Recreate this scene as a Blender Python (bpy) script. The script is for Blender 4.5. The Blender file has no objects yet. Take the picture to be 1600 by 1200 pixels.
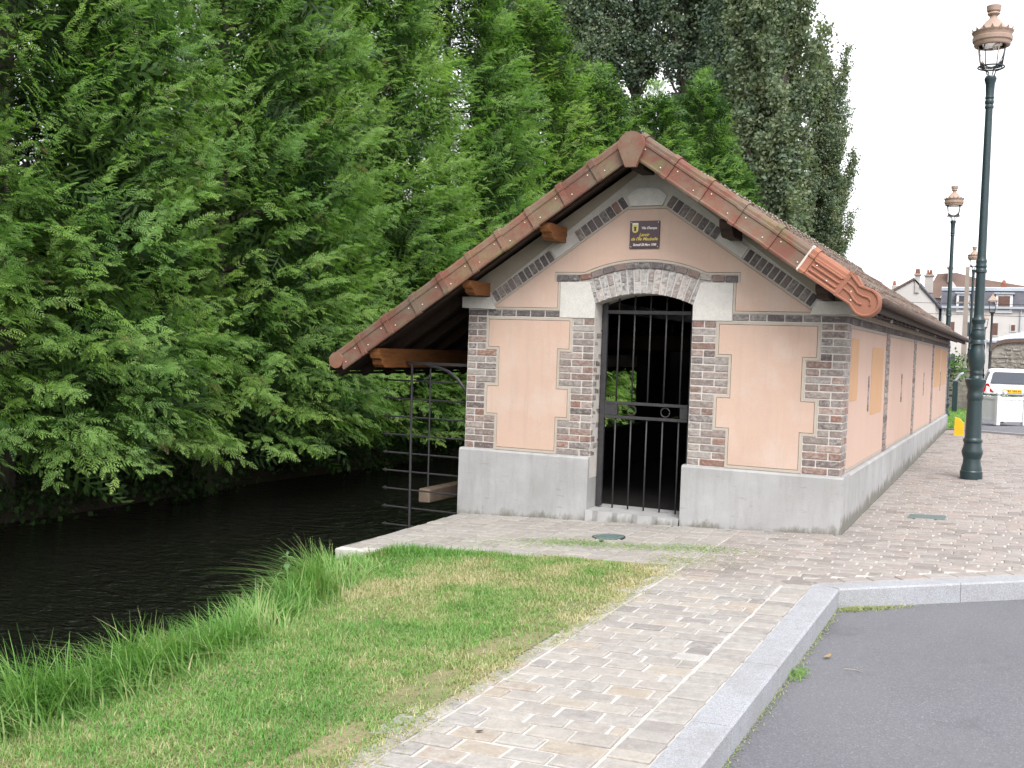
import bpy, bmesh, math, random
import numpy as np
from mathutils import Matrix, Vector, noise as mnoise

random.seed(11)
rng = np.random.default_rng(11)
SC = bpy.context.scene
COL = SC.collection
R = math.radians

# ------------------------------------------------------------------ camera
CAM = (5.25, -9.904, 1.554)
YAW, PITCH, ROLL, FPX = -0.445, -0.033, 0.035, 1677.0
fw = Vector((math.sin(YAW) * math.cos(PITCH), math.cos(YAW) * math.cos(PITCH), math.sin(PITCH)))
rt = Vector((math.cos(YAW), -math.sin(YAW), 0))
up = rt.cross(fw)
r2 = rt * math.cos(ROLL) + up * math.sin(ROLL)
u2 = up * math.cos(ROLL) - rt * math.sin(ROLL)
cd = bpy.data.cameras.new('camera'); cam = bpy.data.objects.new('camera', cd); COL.objects.link(cam)
cam.matrix_world = Matrix(((r2.x, u2.x, -fw.x, CAM[0]), (r2.y, u2.y, -fw.y, CAM[1]), (r2.z, u2.z, -fw.z, CAM[2]), (0, 0, 0, 1)))
cd.sensor_width = 36; cd.lens = 36 * FPX / 1600; cd.clip_start = .05; cd.clip_end = 3000
SC.camera = cam

# ------------------------------------------------------------------ sky, sun, exposure
W = bpy.data.worlds.new('World'); SC.world = W; W.use_nodes = True
nt = W.node_tree; nt.nodes.clear()
SUN_EL, SUN_AZ = 50, 146          # degrees; azimuth measured clockwise from +y
sky = nt.nodes.new('ShaderNodeTexSky'); sky.sky_type = 'NISHITA'; sky.sun_disc = False
sky.sun_elevation = R(SUN_EL); sky.sun_rotation = R(SUN_AZ); sky.dust_density = 4; sky.air_density = 1.2
bw = nt.nodes.new('ShaderNodeRGBToBW'); nt.links.new(sky.outputs[0], bw.inputs[0])
# a closed, even cloud deck: the sky's own light with nearly all its blue taken out and its differences levelled
lev = nt.nodes.new('ShaderNodeMath'); lev.operation = 'MULTIPLY_ADD'; lev.inputs[1].default_value = .35; lev.inputs[2].default_value = 4.6
nt.links.new(bw.outputs[0], lev.inputs[0])
mixc = nt.nodes.new('ShaderNodeMix'); mixc.data_type = 'RGBA'; mixc.inputs[0].default_value = .93
tintn = nt.nodes.new('ShaderNodeMix'); tintn.data_type = 'RGBA'; tintn.blend_type = 'MULTIPLY'; tintn.inputs[0].default_value = 1
tintn.inputs[7].default_value = (.975, .968, 1.0, 1)
nt.links.new(lev.outputs[0], tintn.inputs[6])
nt.links.new(sky.outputs[0], mixc.inputs[6]); nt.links.new(tintn.outputs[2], mixc.inputs[7])
bg = nt.nodes.new('ShaderNodeBackground'); bg.inputs[1].default_value = .15
nt.links.new(mixc.outputs[2], bg.inputs[0])
wo = nt.nodes.new('ShaderNodeOutputWorld'); nt.links.new(bg.outputs[0], wo.inputs[0])

sl = bpy.data.lights.new('sun', 'SUN'); sl.energy = 1.5; sl.angle = R(28); sl.color = (1, .97, .93)
so = bpy.data.objects.new('sun', sl); COL.objects.link(so)
sd = Vector((math.sin(R(SUN_AZ)) * math.cos(R(SUN_EL)), math.cos(R(SUN_AZ)) * math.cos(R(SUN_EL)), math.sin(R(SUN_EL))))
so.rotation_euler = sd.to_track_quat('Z', 'Y').to_euler(); so.location = (0, 0, 30)

SC.view_settings.view_transform = 'Standard'; SC.view_settings.look = 'None'
SC.view_settings.gamma = 1; SC.view_settings.use_curve_mapping = False
SC.view_settings.exposure = 1.12
SC.render.engine = 'CYCLES'
SC.cycles.use_denoising = True
SC.cycles.max_bounces = 6; SC.cycles.diffuse_bounces = 3; SC.cycles.glossy_bounces = 3
SC.cycles.transmission_bounces = 4; SC.cycles.transparent_max_bounces = 12
SC.cycles.use_adaptive_sampling = True; SC.cycles.adaptive_threshold = .02
SC.cycles.caustics_reflective = False; SC.cycles.caustics_refractive = False

# ------------------------------------------------------------------ ground height
def gz(x, y):
    x_ = np.clip(x, -.5, 7.0)
    p = -.178 + .0455 * x_ + .0139 * np.minimum(y, 14.0)
    t = np.clip((np.asarray(y, float) - 14) / 11, 0, 1)
    return p * (1 - t) + (.08) * t
NPL = Vector((-.0455, -.0139, 1)).normalized()

# ------------------------------------------------------------------ materials
MATS = {}
def newmat(name):
    m = bpy.data.materials.new(name); m.use_nodes = True
    n = m.node_tree; n.nodes.clear()
    o = n.nodes.new('ShaderNodeOutputMaterial'); b = n.nodes.new('ShaderNodeBsdfPrincipled')
    n.links.new(b.outputs[0], o.inputs[0]); MATS[name] = m
    return m, n, b, o
class NT:
    """small helper for wiring nodes"""
    def __init__(s, n): s.n = n
    def pos(s): return s.n.nodes.new('ShaderNodeNewGeometry').outputs['Position']
    def link(s, a, b): s.n.links.new(a, b)
    def setv(s, sock, v):
        if hasattr(v, 'is_linked') or hasattr(v, 'links'): s.n.links.new(v, sock)
        elif isinstance(v, (int, float)): sock.default_value = v
        else: sock.default_value = tuple(v) + ((1,) if len(v) == 3 and len(sock.default_value) == 4 else ())
    def mapv(s, v, scale):
        m = s.n.nodes.new('ShaderNodeMapping'); s.n.links.new(v, m.inputs[0]); m.inputs[3].default_value = scale if isinstance(scale, tuple) else (scale,) * 3
        return m.outputs[0]
    def noise(s, scale, detail=4, rough=.6, vec=None, dist=0):
        t = s.n.nodes.new('ShaderNodeTexNoise'); t.inputs['Scale'].default_value = scale; t.inputs['Detail'].default_value = detail
        t.inputs['Roughness'].default_value = rough; t.inputs['Distortion'].default_value = dist
        s.n.links.new(vec if vec is not None else s.pos(), t.inputs['Vector']); return t.outputs[0]
    def vor(s, scale, vec=None, feature='F1'):
        t = s.n.nodes.new('ShaderNodeTexVoronoi'); t.inputs['Scale'].default_value = scale; t.feature = feature
        s.n.links.new(vec if vec is not None else s.pos(), t.inputs['Vector']); return t
    def ramp(s, f, stops, const=False):
        r = s.n.nodes.new('ShaderNodeValToRGB'); s.n.links.new(f, r.inputs[0])
        if const: r.color_ramp.interpolation = 'CONSTANT'
        e = r.color_ramp.elements
        while len(e) < len(stops): e.new(.5)
        for q, (p, c) in zip(e, stops):
            q.position = p; q.color = (c, c, c, 1) if isinstance(c, (int, float)) else tuple(c) + (1,)
        return r.outputs[0]
    def mix(s, f, a, b, mode='MIX'):
        m = s.n.nodes.new('ShaderNodeMix'); m.data_type = 'RGBA'; m.blend_type = mode
        s.setv(m.inputs[0], f); s.setv(m.inputs[6], a); s.setv(m.inputs[7], b); return m.outputs[2]
    def math(s, op, a, b=0.0, c=0.0):
        m = s.n.nodes.new('ShaderNodeMath'); m.operation = op
        s.setv(m.inputs[0], a); s.setv(m.inputs[1], b); s.setv(m.inputs[2], c); return m.outputs[0]
    def sep(s, v):
        m = s.n.nodes.new('ShaderNodeSeparateXYZ'); s.n.links.new(v, m.inputs[0]); return m.outputs
    def bump(s, h, b, strength=.3, dist=.01):
        m = s.n.nodes.new('ShaderNodeBump'); m.inputs['Strength'].default_value = strength; m.inputs['Distance'].default_value = dist
        s.n.links.new(h, m.inputs['Height']); s.n.links.new(m.outputs[0], b.inputs['Normal'])
    def attr(s, name, typ='GEOMETRY'):
        a = s.n.nodes.new('ShaderNodeAttribute'); a.attribute_name = name; a.attribute_type = typ; return a.outputs['Fac']

def simple(name, c1, c2=None, scale=4, rough=.8, bump=.15, bscale=60, bdist=.004, metal=0, spec=.3, fine=.25, stretch=None):
    m, n, b, o = newmat(name); k = NT(n)
    c2 = c2 or tuple(v * .75 for v in c1)
    vec = k.pos()
    if stretch: vec = k.mapv(vec, stretch)
    f = k.noise(scale, 5, .62, vec)
    col = k.mix(k.ramp(f, [(.3, 0.), (.7, 1.)]), c1, c2)
    fn = k.noise(bscale, 3, .6, vec)
    col = k.mix(fine, col, k.ramp(fn, [(.25, .35), (.75, 1.)]), 'MULTIPLY') if fine else col
    k.link(col, b.inputs['Base Color'])
    b.inputs['Roughness'].default_value = rough; b.inputs['Metallic'].default_value = metal
    b.inputs['Specular IOR Level'].default_value = spec
    if bump: k.bump(fn, b, bump, bdist)
    return m

def piece_mat(name, stops, src, smear=None, smear_amt=(.52, .75), rough=.85, bscale=70, bump=.4, bdist=.003, dark=.3, nscale=14):
    """bricks, pavers, tiles: base colour chosen by the piece's own tint, with grain and smears on top"""
    m, n, b, o = newmat(name); k = NT(n)
    t = k.attr('tint', src)
    col = k.ramp(t, stops)
    f = k.noise(nscale, 5, .65)
    col = k.mix(dark, col, k.ramp(f, [(.3, .45), (.7, 1.15)]), 'MULTIPLY')
    if smear:
        g = k.noise(nscale * 1.7, 6, .7, k.mapv(k.pos(), (1.0, 1.0, 1.6)))
        # some pieces carry more of the smear than others
        w = k.math('FRACT', k.math('MULTIPLY', t, 37.7))
        g = k.math('ADD', g, k.math('MULTIPLY', k.math('SUBTRACT', w, .5), .22))
        col = k.mix(k.ramp(g, [(smear_amt[0], 0.), (smear_amt[1], .8)]), col, smear)
    fn = k.noise(bscale, 4, .65)
    col = k.mix(.3, col, k.ramp(fn, [(.3, .4), (.7, 1.)]), 'MULTIPLY')
    k.link(col, b.inputs['Base Color']); b.inputs['Roughness'].default_value = rough
    b.inputs['Specular IOR Level'].default_value = .25
    k.bump(fn, b, bump, bdist)
    return m
def piece_pair(name, *a, **kw): return (piece_mat(name, *a, src='OBJECT', **kw), piece_mat(name + '_joined', *a, src='GEOMETRY', **kw))

BRICK = piece_pair('brick', [(0, (.115, .09, .088)), (.2, (.17, .13, .12)), (.38, (.225, .183, .167)), (.55, (.26, .222, .203)), (.68, (.215, .145, .122)), (.86, (.245, .14, .11)), (1, (.28, .13, .09))],
                   smear=(.45, .425, .40), smear_amt=(.40, .70), dark=.45)
RAKE = piece_pair('rake_brick', [(0, (.11, .095, .10)), (.5, (.18, .15, .15)), (.8, (.24, .19, .175)), (1, (.26, .16, .13))], smear=(.42, .40, .37), smear_amt=(.52, .78), dark=.45)
ARCHB = piece_pair('arch_brick', [(0, (.10, .085, .09)), (.35, (.20, .18, .18)), (.7, (.34, .31, .30)), (1, (.22, .11, .09))], smear=(.60, .585, .56), smear_amt=(.38, .62), dark=.4)
PAVER = piece_pair('paver', [(0, (.24, .225, .215)), (.10, (.31, .29, .275)), (.45, (.36, .335, .305)), (.62, (.34, .322, .305)), (.80, (.39, .365, .33)), (.90, (.38, .335, .28)), (.97, (.34, .285, .235)), (1, (.43, .42, .40))],
                   smear=(.42, .405, .385), smear_amt=(.48, .8), dark=.35, bump=.5)
PLAZA = piece_pair('plaza_paver', [(0, (.24, .215, .20)), (.3, (.30, .27, .25)), (.6, (.335, .305, .285)), (.85, (.335, .285, .26)), (1, (.37, .345, .325))], smear=(.36, .34, .33), smear_amt=(.52, .8), dark=.35)
ROOFT = piece_pair('roof_tile', [(0, (.095, .07, .058)), (.5, (.15, .10, .08)), (1, (.20, .12, .09))], smear=(.19, .18, .155), smear_amt=(.46, .66), dark=.6, bump=.7, bscale=90)

m_mortar = simple('mortar', (.60, .57, .53), (.51, .48, .445), 12, .95, .5, 90)
m_stone = simple('limestone', (.60, .58, .54), (.49, .47, .435), 7, .9, .5, 70, .004)
m_white_stone = simple('pale_limestone', (.64, .62, .58), (.54, .52, .49), 9, .9, .6, 55, .005)
m_cream = simple('cream_render', (.49, .43, .365), (.41, .36, .30), 4, .95, .4, 110, .003)
m_greyrender = simple('grey_render', (.37, .325, .265), (.30, .26, .21), 3, .95, .3, 110, .003)
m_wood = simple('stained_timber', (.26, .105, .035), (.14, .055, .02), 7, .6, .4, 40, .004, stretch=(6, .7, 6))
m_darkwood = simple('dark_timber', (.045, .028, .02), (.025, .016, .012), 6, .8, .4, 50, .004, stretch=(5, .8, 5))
m_iron = simple('black_iron', (.035, .036, .042), (.06, .055, .055), 20, .5, .2, 120, .002, metal=.2, spec=.4)
m_granite = simple('granite', (.34, .35, .375), (.28, .29, .315), 30, .8, .25, 300, .003, fine=.55)
def mk_granite():
    m, n, b, o = newmat('kerb_granite'); k = NT(n); p = k.pos()
    v = k.sep(k.vor(260).outputs['Color'])[0]
    col = k.ramp(v, [(0, (.22, .225, .24)), (.35, (.30, .31, .335)), (.8, (.345, .355, .38)), (1, (.43, .44, .46))])
    d = k.noise(2.3, 6, .7); col = k.mix(k.ramp(d, [(.45, 0.), (.72, .6)]), col, (.22, .215, .205))
    s = k.noise(9, 5, .7); col = k.mix(k.ramp(s, [(.55, 0.), (.72, .4)]), col, (.17, .165, .15))
    k.link(col, b.inputs['Base Color']); b.inputs['Roughness'].default_value = .85; b.inputs['Specular IOR Level'].default_value = .25
    k.bump(k.noise(180, 3, .6), b, .35, .004); return m
m_granite = mk_granite()
m_sand = simple('joint_mortar', (.56, .545, .52), (.45, .435, .41), 5, .95, .6, 120, .006)
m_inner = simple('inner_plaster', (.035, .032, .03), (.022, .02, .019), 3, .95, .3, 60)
m_gravel = simple('earth', (.06, .048, .034), (.035, .03, .022), 2, .95, .6, 40, .02)
m_bark = simple('bark', (.11, .095, .08), (.055, .045, .038), 5, .95, .8, 30, .02, stretch=(3, 3, .6))
m_white = simple('white_paint', (.72, .72, .72), (.66, .66, .67), 3, .5, .08, 80, fine=.1)
m_nail = simple('nail_head', (.75, .73, .70), None, 3, .5, 0, fine=0)
m_cap = simple('white_mortar', (.70, .66, .60), (.58, .54, .48), 30, .9, .5, 120, .004)
m_yellow = simple('yellow_paint', (.75, .48, .02), (.62, .38, .02), 5, .55, .1, 60, fine=.15)
m_teal = simple('teal_cast_iron', (.15, .20, .195), (.10, .14, .14), 20, .6, .5, 160, .003)
m_green = simple('dark_green_paint', (.012, .030, .034), (.018, .040, .044), 8, .38, .12, 60, .003, spec=.5, fine=.2)
m_copper = simple('copper_paint', (.40, .29, .225), (.33, .24, .19), 14, .5, .1, 90, spec=.4)
m_plaque = simple('plaque_brown', (.055, .022, .030), (.045, .018, .025), 5, .3, 0, fine=0, spec=.5)
m_gold = simple('gold_letter', (.70, .56, .10), None, 3, .5, 0, fine=0)
m_shieldc = simple('shield_cream', (.70, .66, .48), None, 3, .5, 0, fine=0)
m_letter = simple('white_letter', (.8, .78, .76), None, 3, .5, 0, fine=0)
m_black = simple('black_rubber', (.02, .02, .022), None, 9, .8, .1)
m_slate = simple('slate', (.10, .10, .12), (.07, .07, .085), 1.5, .6, .3, 12, .02)
m_browntile = simple('brown_tiles', (.17, .115, .095), (.12, .085, .07), 1, .9, .5, 9, .03)
m_zinc = simple('zinc', (.42, .46, .50), (.36, .40, .44), .6, .45, .1, 20, spec=.5, fine=.15)
m_housew = simple('house_plaster', (.60, .57, .54), (.52, .50, .48), .5, .9, .2, 14, .01, fine=.15)
m_housew2 = simple('house_plaster_grey', (.50, .47, .44), (.40, .375, .35), .6, .9, .2, 10, .01, fine=.2)
m_rubble = simple('rubble_stone', (.36, .33, .29), (.27, .25, .225), 2.5, .95, .8, 9, .05, fine=.5)
m_redbrick = simple('chimney_brick', (.32, .14, .09), (.24, .10, .07), 3, .9, .4, 20)
m_pole = simple('concrete_pole', (.36, .31, .27), (.30, .26, .23), 3, .9, .3, 30)
m_shutter = simple('brown_shutter', (.16, .09, .07), None, 4, .7, .2, 30)
m_dgreen = simple('planter_leaf', (.06, .13, .03), (.09, .17, .04), 9, .7, 0)
m_nettle = simple('nettle_leaf', (.11, .22, .09), (.08, .17, .07), 9, .6, .2, 60)
m_stem = simple('stem', (.16, .17, .07), None, 9, .7, 0)
m_dryleaf = simple('dry_leaf', (.30, .19, .07), (.36, .27, .13), 40, .8, 0)
m_twig = simple('twig', (.42, .36, .26), None, 40, .8, 0)

def mk_iron_dark():
    m, n, b, o = newmat('window_glass'); b.inputs['Base Color'].default_value = (.06, .068, .085, 1); b.inputs['Roughness'].default_value = .15
    b.inputs['Specular IOR Level'].default_value = .3; return m
m_glass = mk_iron_dark()
def mk_clear():
    m, n, b, o = newmat('lantern_glass'); k = NT(n)
    t = n.nodes.new('ShaderNodeBsdfTransparent'); g = n.nodes.new('ShaderNodeBsdfGlossy'); g.inputs['Roughness'].default_value = .03
    fr = n.nodes.new('ShaderNodeFresnel'); fr.inputs[0].default_value = 1.25
    mx = n.nodes.new('ShaderNodeMixShader'); k.link(fr.outputs[0], mx.inputs[0]); k.link(t.outputs[0], mx.inputs[1]); k.link(g.outputs[0], mx.inputs[2])
    k.link(mx.outputs[0], o.inputs[0]); n.nodes.remove(b); return m
m_clear = mk_clear()

def mk_pink():
    m, n, b, o = newmat('pink_render'); k = NT(n); p = k.pos()
    f = k.noise(1.6, 6, .65, k.mapv(p, (1, 1, .55)))
    col = k.mix(k.ramp(f, [(.32, 0.), (.68, 1.)]), (.53, .375, .30), (.55, .405, .325))
    pale = k.noise(2.6, 5, .6); col = k.mix(k.ramp(pale, [(.48, 0.), (.66, .7)]), col, (.555, .45, .39))
    pk = k.noise(.9, 3, .5); col = k.mix(k.ramp(pk, [(.5, 0.), (.7, .35)]), col, (.54, .395, .345))
    streak = k.noise(3, 4, .7, k.mapv(p, (4, 4, .35))); col = k.mix(k.ramp(streak, [(.50, 0.), (.78, .45)]), col, (.40, .315, .26))
    blot = k.noise(1.15, 5, .62, None, .5); col = k.mix(k.ramp(blot, [(.50, 0.), (.66, .55)]), col, (.50, .37, .305))
    gry = k.noise(3.8, 6, .7); col = k.mix(k.ramp(gry, [(.60, 0.), (.72, .35)]), col, (.47, .42, .40))
    fn = k.noise(160, 3, .6); col = k.mix(.18, col, k.ramp(fn, [(.3, .5), (.7, 1.)]), 'MULTIPLY')
    sp = k.vor(26).outputs['Distance']; col = k.mix(k.ramp(sp, [(.0, .55), (.045, 0.)]), col, (.30, .22, .17))
    k.link(col, b.inputs['Base Color']); b.inputs['Roughness'].default_value = .95; b.inputs['Specular IOR Level'].default_value = .15
    k.bump(k.noise(90, 4, .65), b, .25, .004); return m
m_pink = mk_pink()
m_pinkside = simple('pink_render_side', (.56, .40, .33), (.50, .36, .295), 1.2, .95, .3, 110, .003, fine=.15, stretch=(1, 1, .5))
m_patch = simple('orange_repaint', (.54, .33, .19), (.49, .30, .175), 2, .9, .2, 100, .003, fine=.12)

def mk_plinth():
    m, n, b, o = newmat('plinth_concrete'); k = NT(n); p = k.pos()
    f = k.noise(1.8, 6, .62); col = k.mix(k.ramp(f, [(.32, 0.), (.7, 1.)]), (.42, .42, .425), (.32, .32, .32))
    st = k.noise(3.5, 5, .7, k.mapv(p, (3, 3, .5))); col = k.mix(k.ramp(st, [(.46, 0.), (.74, .55)]), col, (.25, .245, .235))
    # damp and algae that has crept up from the pavement in a ragged band, worst along the wet side wall
    x, y, z = k.sep(p)
    gzn = k.math('ADD', k.math('MULTIPLY', x, .0455), k.math('MULTIPLY', y, .0139))
    h = k.math('SUBTRACT', z, k.math('ADD', gzn, -.178))
    ragged = k.noise(6, 5, .7, k.mapv(p, (1, 1, .4)))
    side = k.ramp(k.math('MULTIPLY', k.math('SUBTRACT', x, 3.815), 60), [(0, 0.), (1, 1.)])
    reach = k.math('ADD', k.math('MULTIPLY', side, .10), .045)
    e = k.math('SUBTRACT', k.math('ADD', reach, k.math('MULTIPLY', k.math('SUBTRACT', ragged, .5), .42)), h)
    col = k.mix(k.ramp(k.math('MULTIPLY', e, 14), [(0, 0.), (1, .85)]), col, (.145, .14, .11))
    big = k.noise(.9, 4, .6, k.mapv(p, (1, 1, 1.6))); col = k.mix(k.ramp(big, [(.42, 0.), (.68, .38)]), col, (.29, .285, .275))
    fn = k.noise(120, 4, .6); col = k.mix(.2, col, k.ramp(fn, [(.3, .5), (.7, 1.)]), 'MULTIPLY')
    scr = k.noise(5, 3, .6, k.mapv(p, (1, 1, 7))); col = k.mix(k.ramp(scr, [(.66, 0.), (.70, .5)]), col, (.22, .22, .22))
    k.link(col, b.inputs['Base Color']); b.inputs['Roughness'].default_value = .88; b.inputs['Specular IOR Level'].default_value = .2
    k.bump(k.noise(45, 5, .65), b, .25, .006); return m
m_plinth = mk_plinth()

def mk_terracotta(name, base, base2, lichen):
    m, n, b, o = newmat(name); k = NT(n); p = k.pos()
    f = k.noise(5, 5, .65); col = k.mix(k.ramp(f, [(.3, 0.), (.7, 1.)]), base, base2)
    if lichen:
        l = k.noise(3.1, 6, .70, k.mapv(p, (1, 1, 1.2))); col = k.mix(k.ramp(l, [(.42, 0.), (.58, .85)]), col, (.19, .145, .105))
        g = k.noise(3.4, 6, .7); col = k.mix(k.ramp(g, [(.54, 0.), (.66, .6)]), col, (.17, .17, .075))
        s = k.noise(60, 4, .7); col = k.mix(k.ramp(s, [(.62, 0.), (.72, .35)]), col, (.40, .36, .31))
    oi = n.nodes.new('ShaderNodeObjectInfo'); col = k.mix(1, col, k.ramp(oi.outputs['Random'], [(0, (.74, .78, .80)), (.5, (1., 1., 1.)), (1, (1.18, 1.10, 1.05))]), 'MULTIPLY')
    fn = k.noise(110, 4, .6); col = k.mix(.3, col, k.ramp(fn, [(.3, .45), (.7, 1.)]), 'MULTIPLY')
    k.link(col, b.inputs['Base Color']); b.inputs['Roughness'].default_value = .85; b.inputs['Specular IOR Level'].default_value = .3
    k.bump(fn, b, .25, .003); return m
m_terra = mk_terracotta('old_terracotta', (.225, .09, .062), (.165, .075, .056), True)
m_ridge = mk_terracotta('ridge_terracotta', (.17, .10, .075), (.13, .082, .065), True)
m_oldmortar = simple('old_mortar', (.36, .33, .29), (.22, .20, .17), 20, .95, .5, 90)
m_groove = simple('groove_brown', (.26, .215, .175), (.20, .165, .135), 8, .95, .3, 90)  # brown backing, darker than the border, that shows as the scored line
m_newterra = mk_terracotta('new_terracotta', (.36, .155, .10), (.33, .14, .09), False)

def mk_asphalt():
    m, n, b, o = newmat('asphalt'); k = NT(n)
    f = k.noise(.8, 6, .6); col = k.mix(k.ramp(f, [(.3, 0.), (.7, 1.)]), (.125, .126, .142), (.150, .151, .168))
    v = k.vor(170).outputs['Color']; bwv = k.sep(v)[0]
    col = k.mix(.55, col, k.ramp(bwv, [(0, .55), (.75, 1.05), (.95, 1.4), (1, 2.4)]), 'MULTIPLY')
    sp = k.vor(38).outputs['Distance']; col = k.mix(k.ramp(sp, [(.03, .8), (.10, 0.)]), col, (.34, .335, .33))
    big = k.noise(.35, 4, .6, None, .6); col = k.mix(k.ramp(big, [(.4, 0.), (.65, .5)]), col, (.165, .165, .175))
    oil = k.noise(1.3, 5, .7); col = k.mix(k.ramp(oil, [(.58, 0.), (.72, .45)]), col, (.07, .07, .08))
    st = k.noise(2.2, 5, .7); col = k.mix(k.ramp(st, [(.64, 0.), (.75, .35)]), col, (.22, .215, .205))
    k.link(col, b.inputs['Base Color']); b.inputs['Roughness'].default_value = .85; b.inputs['Specular IOR Level'].default_value = .3
    k.bump(k.noise(220, 3, .6), b, .5, .006); return m
m_asph = mk_asphalt()

def mk_water():
    m, n, b, o = newmat('river_water'); k = NT(n); p = k.pos()
    b.inputs['Base Color'].default_value = (.006, .006, .005, 1); b.inputs['Roughness'].default_value = .06; b.inputs['IOR'].default_value = 1.33
    b.inputs['Specular IOR Level'].default_value = .5
    a = k.noise(5.5, 3, .55, k.mapv(p, (.8, 1.6, 1)), .4); c = k.noise(17, 2, .5, k.mapv(p, (.8, 1.4, 1)))
    k.bump(k.math('ADD', a, k.math('MULTIPLY', c, .35)), b, .75, .15); return m
m_water = mk_water()

def leafmat(name, stops, trans=.3, rough=.5, spec=.3, attr='tint', vary=False):
    m, n, b, o = newmat(name); k = NT(n)
    col = k.ramp(k.attr(attr), stops)
    if vary:
        col = k.mix(.8, col, k.ramp(k.noise(1.1, 3, .6), [(.3, (.80, .92, 1.0)), (.7, (1.22, 1.10, .85))]), 'MULTIPLY')
        oi = n.nodes.new('ShaderNodeObjectInfo'); col = k.mix(1, col, k.ramp(oi.outputs['Random'], [(0, (.86, .89, .93)), (.5, (1., 1., 1.)), (1, (1.12, 1.05, .98))]), 'MULTIPLY')
    k.link(col, b.inputs['Base Color']); b.inputs['Roughness'].default_value = rough; b.inputs['Specular IOR Level'].default_value = spec
    t = n.nodes.new('ShaderNodeBsdfTranslucent'); k.link(k.mix(1, col, (1.0, 1.25, .55), 'MULTIPLY'), t.inputs[0])
    mx = n.nodes.new('ShaderNodeMixShader'); mx.inputs[0].default_value = trans
    k.link(b.outputs[0], mx.inputs[1]); k.link(t.outputs[0], mx.inputs[2]); k.link(mx.outputs[0], o.inputs[0]); return m
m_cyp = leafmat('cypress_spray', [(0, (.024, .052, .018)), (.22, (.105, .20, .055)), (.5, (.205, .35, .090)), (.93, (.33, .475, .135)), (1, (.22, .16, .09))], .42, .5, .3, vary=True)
m_pop = leafmat('poplar_leaf', [(0, (.08, .115, .09)), (.5, (.17, .22, .165)), (1, (.28, .335, .26))], .38, .75, .12, vary=True)
m_grass = leafmat('grass_blade', [(0, (.10, .24, .055)), (.35, (.17, .345, .085)), (.55, (.26, .375, .13)), (.75, (.41, .40, .215)), (1, (.58, .50, .33))], .38, .5, .3)

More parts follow.
